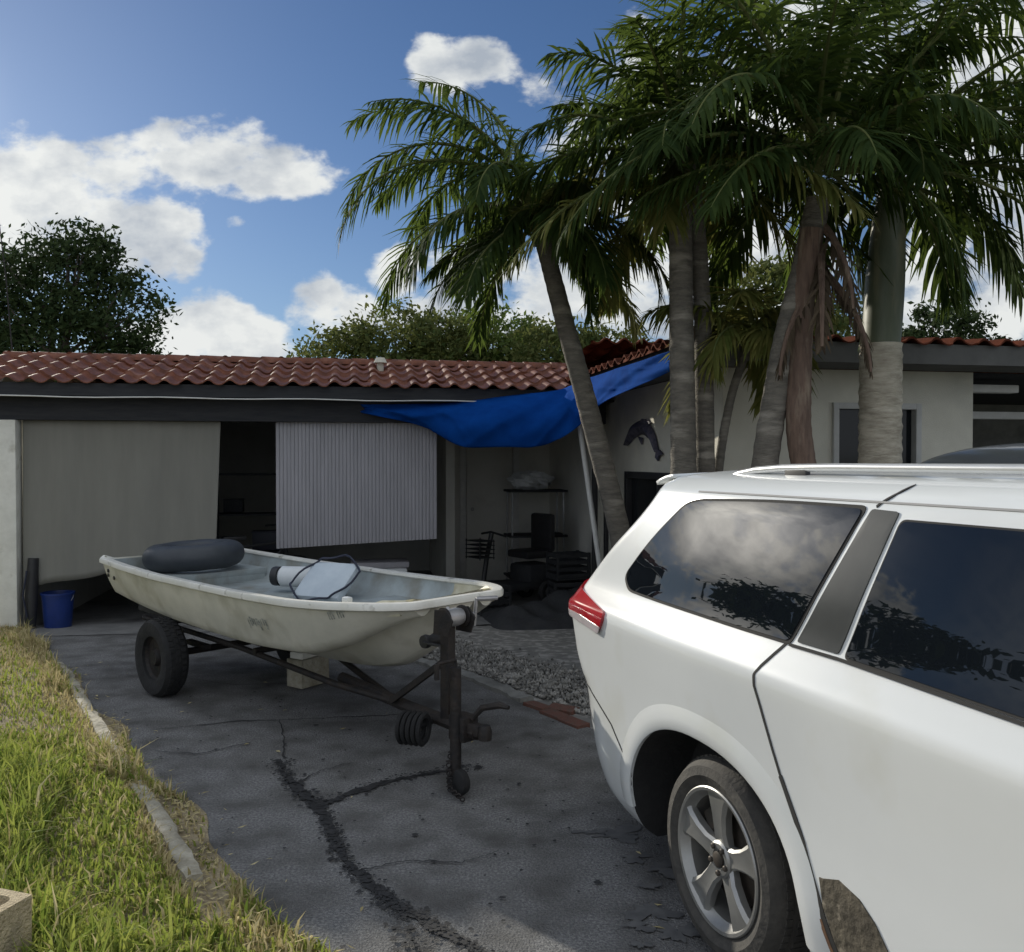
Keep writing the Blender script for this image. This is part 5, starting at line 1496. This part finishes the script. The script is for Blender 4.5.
def boat_stuff():
    # jug on its side
    p = BW(1.30, .22, .70 + .075)
    t = thing('jug', 'white plastic jug with a dark cap lying on its side in the skiff', 'jug', tuple(p), rad(-14))
    b = MB(); Mx = Matrix.Rotation(PI/2, 4, 'Y')
    b.lathe([(.0005, -.02), (.055, -.02), (.074, .0), (.076, .19), (.062, .245), (.036, .28), (.030, .29), (.0005, .29)], 24, Mx); b.build('body', M['white_plastic'], t, world=False)
    b = MB(); b.lathe([(.0005, -.075), (.066, -.075), (.070, -.06), (.070, -.022), (.0005, -.022)], 24, Mx); b.build('cap', M['black_plastic'], t, world=False)
    q = BM_ @ Matrix.Translation((1.80, .26, .775)) @ Matrix.Rotation(rad(20), 4, 'Z') @ Matrix.Rotation(rad(38), 4, 'X')
    b = MB(); b.box((0, 0, 0), (.38, .34, .07), q, .03)
    tag(b.build('cushion', M['cushion']), 'pale blue square boat cushion tipped against the far inside of the skiff', 'cushion')
    b = MB(); pts = []
    for k in range(60):
        a = 2*PI*k/40; pts.append(q @ Vector((.24*math.cos(a) + .03*math.sin(3*a), .21*math.sin(a) + .02*math.cos(5*a), .045 + .012*math.sin(7*a))))
    b.tube(pts, .008, 6); tag(b.build('rope', M['navy']), 'dark thin rope looped round the pale cushion in the skiff', 'rope')
    for i, (s, y, dz, a) in enumerate([(1.72, .02, 0, .2)]):
        x = BW(s, y, 0)
    q = Matrix.Translation((-1.47, 6.32, .105)) @ Matrix.Rotation(rad(-35), 4, 'Z')
    b = MB(); b.box((0, 0, 0), (.16, .26, .20), q, .008); tag(b.build('support_block', M['old_concrete']), 'pale concrete block on the driveway under the middle of the skiff', 'concrete block')
    q = Matrix.Translation((-1.47, 6.32, .232)) @ Matrix.Rotation(rad(-30), 4, 'Z')
    b = MB(); b.box((0, 0, 0), (.12, .24, .045), q, .004); tag(b.build('wood_block', M['post_paint']), 'short pale timber lying on the concrete block under the skiff', 'timber block')
boat_stuff()

def cinder():
    x, y = -1.66, 2.58
    t = thing('cinder_block', 'tan hollow cinder block in the grass at the lower edge of the lawn', 'cinder block', (x, y, lawn_z(x, y) + .035), rad(72))
    Lc, Wc, Hc = .40, .19, .19
    bm = bmesh.new()
    def plate(c, s):
        r = bmesh.ops.create_cube(bm, size=1.0)
        for v in r['verts']: v.co = Vector((v.co.x*s[0]+c[0], v.co.y*s[1]+c[1], v.co.z*s[2]+c[2]))
    b = MB(); tk = .034
    # outline with two square-rounded holes: built as outer ring, cross web and hole walls
    def ring(cx, w, h, r, n=6):
        return [(p[0] + cx, p[1]) for p in round_poly([(-w/2, -h/2), (w/2, -h/2), (w/2, h/2), (-w/2, h/2)], r, n)]
    hw_ = (Lc - 3*tk) / 2
    for cx in (-(hw_ + tk)/2, (hw_ + tk)/2):
        inner = ring(cx, hw_, Wc - 2*tk, .035); x0, x1 = (-Lc/2, 0) if cx < 0 else (0, Lc/2)
        m = len(inner); vs = []
        mid = (x0 + x1)/2
        outer = []
        for (px_, py_) in inner:      # matching points on the outer rectangle
            dx, dy = px_ - cx, py_; sx = ((x1-x0)/2) / max(abs(dx), 1e-6); sy = (Wc/2) / max(abs(dy), 1e-6); k = min(sx, sy)
            outer.append((mid + dx*k, dy*k))
        for z in (0, Hc): vs += [(p[0], p[1], z) for p in inner] + [(p[0], p[1], z) for p in outer]
        fs = []
        for i in range(m):
            j = (i+1) % m
            fs += [(i, j, 2*m+j, 2*m+i), (m+j, m+i, 3*m+i, 3*m+j), (2*m+i, 2*m+j, 3*m+j, 3*m+i), (j, i, m+i, m+j)]
        b.add(vs, fs)
    b.build('body', M['cinder'], t, world=False, smooth=False)
cinder()

# ------------------------------------------------------------------ palms
def frond_mesh(seed, az, el, length, droop, leaflen=.42, nl=60, wid=.027, twist=0.0, vang=.55, tipdroop=.9, start=.16):
    """returns rachis tube data and leaflet arrays in local coordinates around the crown centre"""
    r = np.random.default_rng(seed)
    n = 22; P = [np.array([0., 0., 0.])]; D = []
    for i in range(n):
        t = (i + .5) / n
        e = el - droop * (t ** 1.25)
        a = az + twist * t
        d = np.array([math.cos(e)*math.cos(a), math.cos(e)*math.sin(a), math.sin(e)]); D.append(d)
        P.append(P[-1] + d * length / n)
    P = np.array(P); D.append(D[-1])
    V = []; F = []; k = 0
    for i in range(nl):
        t = start + (1 - start) * (i / (nl - 1)) ** .95
        f = t * n; j = min(n - 1, int(f)); p = P[j] + (P[j+1] - P[j]) * (f - j); d = D[min(j, n-1)]
        side = np.cross(d, [0, 0, 1.0]); side /= (np.linalg.norm(side) + 1e-9); up = np.cross(side, d)
        prof = (.55 + .45 * math.sin(PI * min(1, (t - start) / (1 - start) * .9 + .12))) * (1 if t < .93 else .7)
        for sg in (-1, 1):
            if r.random() < .05: continue
            ll = leaflen * prof * r.uniform(.62, 1.18)
            fw = .45 + .55 * t + r.uniform(-.28, .25)
            dr = side * sg * math.cos(vang) + up * math.sin(vang) * r.uniform(.2, 1.0) + d * fw
            dr /= np.linalg.norm(dr)
            w = wid * r.uniform(.75, 1.15)
            cross = np.cross(dr, up); cross /= (np.linalg.norm(cross) + 1e-9)
            q = p.copy(); g = 0
            rows = [(0, .45), (.3, 1.0), (.65, .8), (1.0, .06)]
            last = 0; pts = []
            cur = dr.copy(); lim = r.uniform(.18, .95)
            for (u, ww) in rows:
                q = q + cur * ll * (u - last); last = u
                cur = cur + np.array([0, 0, -1.0]) * tipdroop * lim * r.uniform(.7, 1.2); cur /= np.linalg.norm(cur)
                V.append(q - cross * w * ww * .5); V.append(q + cross * w * ww * .5)
            for m_ in range(3): F.append((k + 2*m_, k + 2*m_+1, k + 2*m_+3, k + 2*m_+2))
            k += 8
    return P, np.array(V), F

def palm(name, label, base, path, r0, r1, crown, fronds, group, trunk='palm_trunk', shaft=None, dead=(), boots=0, extra_trunks=(), seed=0):
    t = thing(name, label, 'palm tree', base, 0, group)
    rr = random.Random(seed)
    def trunk_mesh(path, r0, r1, nm, m):
        P = [Vector(p) for p in path]
        fx = [pchip(range(len(P)), [p[k] for p in P]) for k in range(3)]
        b = MB(); nseg = 90; pts = []; rs = []
        for i in range(nseg + 1):
            q = i / nseg * (len(P) - 1); pts.append((fx[0](q), fx[1](q), fx[2](q)))
            u = i / nseg; ringw = (1.0 + ((.035 if trunk == 'pale_trunk' else .025) if i % 3 == 0 else -.01)) * rr.uniform(.98, 1.02)
            rs.append((r0 + (r1 - r0) * min(1, u * 1.1)) * ringw * (1 + .35 * max(0, .07 - u) / .07))
        b.tube(pts, rs, 14)
        return b.build(nm, M[m], t, angle=60)
    trunk_mesh(path, r0, r1, 'trunk', trunk)
    for (pth, ra, rb, mm) in extra_trunks: trunk_mesh(pth, ra, rb, 'trunk', mm)
    if shaft:
        b = MB(); a = Vector(shaft[0]); c = Vector(shaft[1]); n = 12
        b.tube([a.lerp(c, i/n) for i in range(n+1)], [shaft[2] * (1.0 + .10*math.sin(PI*i/n)) * (1 - .45*(i/n)**2) for i in range(n+1)], 16); b.build('crownshaft', M['crownshaft'], t)
    C = Vector(crown)
    for i, fr in enumerate(fronds):
        az, el, ln, dp = fr[:4]; kw = fr[4] if len(fr) > 4 else {}
        kw = dict(kw); m = kw.pop('m', 'frond')
        o0 = C + Vector((rr.uniform(-.04, .04), rr.uniform(-.04, .04), kw.pop('dz', rr.uniform(-.10, .10))))
        P, V, F = frond_mesh(seed * 100 + i, az, el, ln, dp, **kw)
        o0v = np.array(o0)
        b = MB(); b.tube([tuple(p + o0v) for p in P], [.022 - .019 * (k / (len(P)-1)) for k in range(len(P))], 6, mi=1)
        b.add([tuple(v + o0v) for v in V], F, 0)
        b.build('frond', [M[m], M['rachis']], t, smooth=False)
    for (az, z, ln, m, w) in dead:     # hanging dead fronds and boots
        b = MB(); o0 = Vector(C) + Vector((0, 0, z))
        P, V, F = frond_mesh(seed * 77 + int(az * 10), az, -.75, ln, .75, leaflen=w, nl=26, wid=.024, vang=.2, tipdroop=1.6)
        b.tube([tuple(p + np.array(o0)) for p in P], [.03 - .02 * (k / (len(P)-1)) for k in range(len(P))], 6, mi=1); b.add([tuple(v + np.array(o0)) for v in V], F, 0)
        b.build('dead_frond', [M[m], M['boot']], t, smooth=False)
    return t
def fan(n, seed, el=(.1, 1.45), ln=(1.6, 2.2), dp=(1.2, 2.2), az=(0, 2*PI), **kw):
    r = random.Random(seed); out = []
    for i in range(n):
        a = az[0] + (az[1] - az[0]) * (i + r.uniform(-.3, .3)) / n
        q = (i * .618) % 1
        toward = abs(((a + PI/2 + PI) % (2*PI)) - PI) < .75      # the ones hanging at the camera side are short and old
        if toward and q < .7: ln_ = (ln[0] * .55, ln[1] * .6)
        else: ln_ = ln
        out.append((a, el[0] + (el[1] - el[0]) * q, r.uniform(*ln_), r.uniform(*dp) * (1.05 - .25 * q), dict(kw)))
    return out
PG = 'palm trees in front of the house'
# palm at the tarp, leaning left
fA = [(PI - .10, 1.05, 1.95, 2.35), (PI + .25, .72, 1.95, 2.10), (PI - .35, .42, 1.75, 1.9), (PI + .6, .20, 1.4, 1.6), (PI - .1, 1.25, 1.9, 1.7), (PI - .75, .95, 1.8, 2.0),
      (PI + .1, -.25, 1.15, 1.0, {'leaflen': .34}), (PI/2 + .3, .8, 1.7, 1.9), (-PI/2 - .5, .75, 1.2, 2.1), (-PI/2 + .2, .35, .9, 1.7), (.35, .95, 1.8, 2.0), (-.35, .55, 1.6, 2.0),
      (.1, 1.30, 1.9, 1.6), (PI/2 + 1.0, 1.40, 1.9, 1.2), (-.2, .1, 1.4, 1.6, {'m': 'frond_yellow'}), (1.0, .4, 1.5, 1.8), (-1.0, -.1, 1.1, 1.2), (-2.3, -.2, 1.1, 1.1), (.4, -.35, 1.2, .9, {'m': 'frond_yellow', 'leaflen': .34}), (2.6, 1.1, 2.0, 1.9)]
fA += fan(5, 3, el=(.1, 1.35), ln=(1.2, 1.7), dp=(1.5, 2.2), leaflen=.38) + fan(6, 4, el=(-.6, 0), ln=(.9, 1.2), dp=(.8, 1.1), leaflen=.32)
palm('palm_tree', 'slender grey palm leaning left in front of the blue tarp', (1.02, 6.95, -.02), [(1.02, 6.95, -.05), (.88, 6.95, .9), (.62, 6.93, 1.95), (.40, 6.92, 2.75), (.24, 6.9, 3.35)], .095, .068, (.21, 6.9, 3.52), fA, PG, seed=1,
     shaft=((.245, 6.9, 3.30), (.20, 6.9, 3.62), .075))
# straight twin-trunk palm at the house corner
fB = [(f[0], f[1], f[2] * (.62 if abs(f[0] - PI) < .9 else 1), *f[3:]) for f in fan(21, 5, el=(.1, 1.5), ln=(1.6, 2.3), dp=(.8, 2.1))] + fan(7, 8, el=(-.5, .1), ln=(1.2, 1.6), dp=(.8, 1.1), m='frond_yellow')
palm('palm_tree', 'straight grey twin-trunk palm at the corner of the stucco house', (1.23, 6.15, -.02), [(1.20, 6.15, -.05), (1.20, 6.15, 1.4), (1.18, 6.15, 2.6), (1.17, 6.15, 3.45)], .098, .080, (1.17, 6.15, 3.75), fB, PG, seed=2,
     shaft=((1.17, 6.15, 3.42), (1.17, 6.15, 3.95), .09), extra_trunks=[([(1.40, 6.28, -.05), (1.385, 6.28, 1.2), (1.37, 6.30, 2.35), (1.33, 6.28, 3.1), (1.25, 6.22, 3.75)], .078, .055, 'palm_trunk')])
fB2 = fan(9, 15, el=(-.2, 1.0), ln=(1.0, 1.4), dp=(1.2, 2.0), m='frond_yellow') 
# leaning palm clump with hanging dead leaves
fC = fan(24, 25, el=(.2, 1.52), ln=(1.7, 2.5), dp=(.5, 1.9)) + fan(6, 28, el=(-.3, .2), ln=(1.3, 1.7), dp=(.9, 1.3))
palm('palm_tree', 'leaning palm clump with reddish brown dead leaves hanging round its stems', (1.78, 5.72, -.02), [(1.62, 5.72, -.05), (1.62, 5.72, 1.2), (1.74, 5.72, 2.2), (1.90, 5.72, 2.9), (1.98, 5.72, 3.3)], .088, .080, (2.00, 5.72, 3.55), fC, PG, seed=3,
     extra_trunks=[([(1.98, 5.68, -.05), (1.93, 5.66, 1.2), (1.84, 5.66, 1.9), (1.86, 5.68, 2.5), (1.93, 5.7, 3.1)], .085, .075, 'boot')],
     dead=[(3.6, -.75, .75, 'frond_dead', .16), (4.4, -.55, .8, 'frond_dead', .2), (5.3, -.7, .8, 'frond_dead', .16), (5.0, -.4, .7, 'frond_dead', .2)])
# thick pale-trunk palm with green crownshaft
fD = fan(7, 71, el=(.5, 1.5), ln=(1.8, 2.4), dp=(.5, 1.5)) + [(0.0, .75, 2.1, 1.75), (.35, 1.05, 2.2, 1.7), (-.45, .45, 1.9, 1.6), (-.15, .15, 1.7, 1.1), (.8, .6, 1.9, 1.6), (-.9, .8, 1.7, 1.8), (-1.3, 1.35, 1.8, 1.3), (-1.8, .6, 1.0, 1.9), (1.4, 1.2, 2.0, 1.5), (2.2, .9, 1.9, 1.8), (2.9, 1.2, 2.0, 1.6), (3.5, .9, 1.9, 1.9), (4.2, 1.3, 2.0, 1.5), (.1, 1.40, 2.1, .9), (-.6, 1.3, 2.0, 1.3), (1.0, 1.5, 2.2, .7), (2.6, .3, 1.6, 1.6), (.2, -.10, 1.35, 1.2), (-.2, -.45, 1.1, .8), (.7, -.3, 1.2, .9), (-.25, .95, 2.3, 1.5), (.15, .40, 2.2, 1.2)]
palm('palm_tree', 'thick pale ringed palm with a green crownshaft nearest the window', (2.55, 6.1, -.02), [(2.55, 6.1, -.05), (2.55, 6.1, 1.2), (2.55, 6.1, 2.42)], .148, .138, (2.61, 6.1, 3.62), fD, PG, trunk='pale_trunk', seed=4,
     shaft=((2.55, 6.1, 2.40), (2.62, 6.1, 3.65), .125))
# palm in the gap, low yellow-green crown behind the stems
palm('palm_tree', 'low yellow green palm between the twin trunks and the leaning clump', (1.66, 6.30, -.02), [(1.47, 6.36, -.05), (1.48, 6.36, 1.3), (1.56, 6.34, 2.0), (1.68, 6.30, 2.42)], .036, .03, (1.69, 6.30, 2.50), fan(12, 41, el=(-.1, 1.3), ln=(.6, .95), dp=(1.6, 2.4), m='frond_yellow', leaflen=.32), PG, seed=6)

# ------------------------------------------------------------------ trees behind the house
def leaves(centres, n, size, seed):
    """leaf quads scattered in clumps: centres = (x, y, z, rx, rz, share)"""
    r = np.random.default_rng(seed)
    V = []; 
    w = np.array([c[5] for c in centres], float); w /= w.sum()
    # sub-clumps on the shell of each lobe
    out = []
    for c, ww in zip(centres, w):
        m = int(n * ww); nc = max(6, m // 34)
        d = r.normal(size=(nc, 3)); d /= np.linalg.norm(d, axis=1)[:, None]
        rad_ = r.uniform(.45, 1.0, nc) ** .6
        cc = d * rad_[:, None] * np.array([c[3], c[3], c[4]]) + np.array(c[:3])
        sz = r.uniform(.10, .24, nc) * c[3]
        pick = r.integers(0, nc, m)
        out.append(cc[pick] + np.clip(r.normal(size=(m, 3)), -1.7, 1.7) * np.clip(sz, .05, .6)[pick][:, None] * np.array([1, 1, .7]))
    P = np.concatenate(out); k = len(P)
    a = r.normal(size=(k, 3)); a /= np.linalg.norm(a, axis=1)[:, None]
    b = np.cross(a, r.normal(size=(k, 3))); b /= np.linalg.norm(b, axis=1)[:, None]
    s = size * r.uniform(.6, 1.4, k)[:, None]
    Q = np.stack([P - a*s, P + b*s*.45, P + a*s, P - b*s*.45], axis=1)
    F = np.arange(k * 4)
    return Q.reshape(-1, 3), F
def tree(name, label, base, crown, n, size, m, trunk_h, trunk_r, group=None, seed=0, cat='tree'):
    t = thing(name, label, cat, base, 0, group)
    r = random.Random(seed); b = MB(); B = Vector(base); top = B + Vector((r.uniform(-.2, .2), r.uniform(-.2, .2), trunk_h))
    b.tube([B - Vector((0, 0, .2)), B.lerp(top, .5) + Vector((.1, 0, 0)), top], [trunk_r * 1.2, trunk_r, trunk_r * .8], 10)
    for c in crown:
        e = Vector(c[:3]); mid = top.lerp(e, .5) + Vector((0, 0, .15 * c[4]))
        b.tube([top, mid, e], [trunk_r * .6, trunk_r * .35, trunk_r * .12], 7)
        for _ in range(4):
            q = e + Vector((r.uniform(-1, 1) * c[3], r.uniform(-1, 1) * c[3], r.uniform(-.6, 1) * c[4])) * .7
            b.tube([mid.lerp(e, .5), (mid + q) / 2 + Vector((0, 0, .1)), q], [trunk_r * .25, trunk_r * .15, trunk_r * .05], 5)
    b.build('trunk', M['bark'], t)
    V, F = leaves(crown, n, size, seed)
    fast_mesh('crown', V, F, 4, M[m], parent=t)
    return t
# big dark tree at the left
tree('broad_tree', 'large dark tree rising behind the left end of the tiled roof', (-10.2, 20, -.17),
     [(-10.4, 20, 5.7, 1.55, 1.1, 3), (-11.8, 20.3, 5.2, 1.4, 1.1, 2.5), (-8.9, 19.8, 4.9, 1.15, 1.0, 2.2), (-8.5, 19.8, 3.6, .85, .9, 1.5), (-10.0, 19.5, 4.2, 1.4, 1.2, 2.4), (-11.6, 19.8, 3.8, 1.4, 1.0, 2), (-13.2, 20.5, 4.7, 1.3, 1.1, 1.8), (-9.7, 20, 6.3, .9, .6, 1), (-12.6, 20, 3.3, 1.3, .9, 1.3), (-9.2, 20.4, 3.0, 1.0, .8, 1.2)], 26000, .070, 'leaf_dark', 2.6, .22, seed=31)
BG = 'trees and shrubs behind the tiled roof'
bgt = [('leafy_tree', 'olive green feathery tree behind the middle of the tiled roof', (-2.2, 17.5, -.17), [(-2.3, 17.5, 3.95, 1.1, .75, 2), (-1.4, 17.7, 3.7, 1.0, .8, 2), (-3.3, 17.3, 3.6, .9, .6, 1.4), (-2.0, 17.2, 3.1, 1.3, .6, 1.5)], 12000, .06, 'leaf_olive'),
       ('leafy_tree', 'darker green round tree next to the olive one behind the roof ridge', (-.4, 18.5, -.17), [(-.4, 18.5, 4.1, 1.0, .7, 2), (.5, 18.7, 3.8, .95, .7, 1.6), (-.9, 18.3, 3.4, .9, .6, 1.2)], 9000, .06, 'leaf_mid'),
       ('leafy_tree', 'mid green tree with bronze tints behind the leaning slender palm', (1.3, 16.5, -.17), [(.9, 16.5, 3.6, .9, .6, 1.5), (1.7, 16.5, 3.5, .9, .7, 1.5), (1.2, 16.3, 3.0, 1.2, .6, 1.4)], 9000, .055, 'leaf_olive'),
       ('leafy_tree', 'sunlit yellow green tree seen between the palm trunks', (4.9, 15.5, -.17), [(4.6, 15.5, 4.2, 1.0, .9, 2), (5.5, 15.7, 3.6, 1.1, .9, 2), (3.9, 15.3, 3.4, .8, .8, 1.2)], 7500, .075, 'leaf_olive'),
       ('leafy_tree', 'small dark tree above the right end of the tiled roof', (8.9, 17.5, -.17), [(8.6, 17.5, 4.15, .75, .6, 1.5), (8.0, 17.5, 3.7, .7, .5, 1), (9.3, 17.5, 3.6, .7, .5, 1)], 6000, .06, 'leaf_dark')]
for i, (nm, lb, bs, cr, n, sz, m) in enumerate(bgt): tree(nm, lb, bs, cr, n, sz, m, 1.8, .13, BG, seed=40 + i)
# small palm at the left of the shrubs
palm('palm_tree', 'small distant palm showing above the roof ridge left of the olive tree', (-3.9, 15.5, -.17), [(-3.9, 15.5, -.2), (-3.9, 15.5, 1.2), (-3.9, 15.5, 2.5)], .09, .08, (-3.9, 15.5, 2.65), fan(13, 51, el=(.0, 1.3), ln=(.9, 1.2), dp=(1.2, 1.8), leaflen=.35), PG, seed=7)
# trees out of the frame that the tinted windows mirror
for i, (x, y, h) in enumerate([(-19.5, 16.0, 6.8), (-20, 12.0, 7.8), (-20, 8.0, 7.0), (-20.0, 4.0, 7.8), (-20, 0.0, 7.0)]):
    tree('street_tree', ['dark spreading tree beyond the lawn, farthest along the house line', 'tall dark tree beyond the lawn, second from the house line', 'rounded dark tree beyond the lawn, middle of the row', 'tallest dark tree beyond the lawn', 'dark tree beyond the lawn, farthest from the house line'][i], (x, y, -.05),
         [(x, y, h * .62, 2.3, h * .30, 2), (x - 1.2, y + 1.5, h * .5, 2.1, h * .28, 1.5), (x + .8, y - 1.6, h * .48, 2.1, h * .28, 1.5), (x, y, h * .3, 2.6, h * .26, 1.5)], 7000, .20, 'leaf_dark', h * .35, .16, 'trees beyond the lawn', seed=60 + i)
# far-off belt of trees along the horizon
def far_trees():
    r = np.random.default_rng(77); cs = []
    for i in range(60):
        a = rad(-85 + 170 * i / 59); d = r.uniform(58, 72); h = r.uniform(1.4, 2.3)
        cs.append((d * math.sin(a), d * math.cos(a), h, 3.0, h * 1.0, 1))
    V, F = leaves(cs, 24000, .42, 78)
    tag(fast_mesh('distant_trees', V, F, 4, M['leaf_mid']), 'far-off belt of trees along the horizon beyond the yard', 'trees', kind='stuff')
far_trees()
# thin mast at the far left
b = MB(); b.tube([(-8.2, 14.6, 2.4), (-8.36, 14.6, 4.6), (-8.62, 14.6, 6.9)], [.016, .011, .006], 6); b.tube([(-8.36, 14.6, -.2), (-8.2, 14.6, 2.4)], .02, 6)
tag(b.build('aerial_mast', M['trailer']), 'thin leaning aerial mast above the big dark tree', 'aerial')
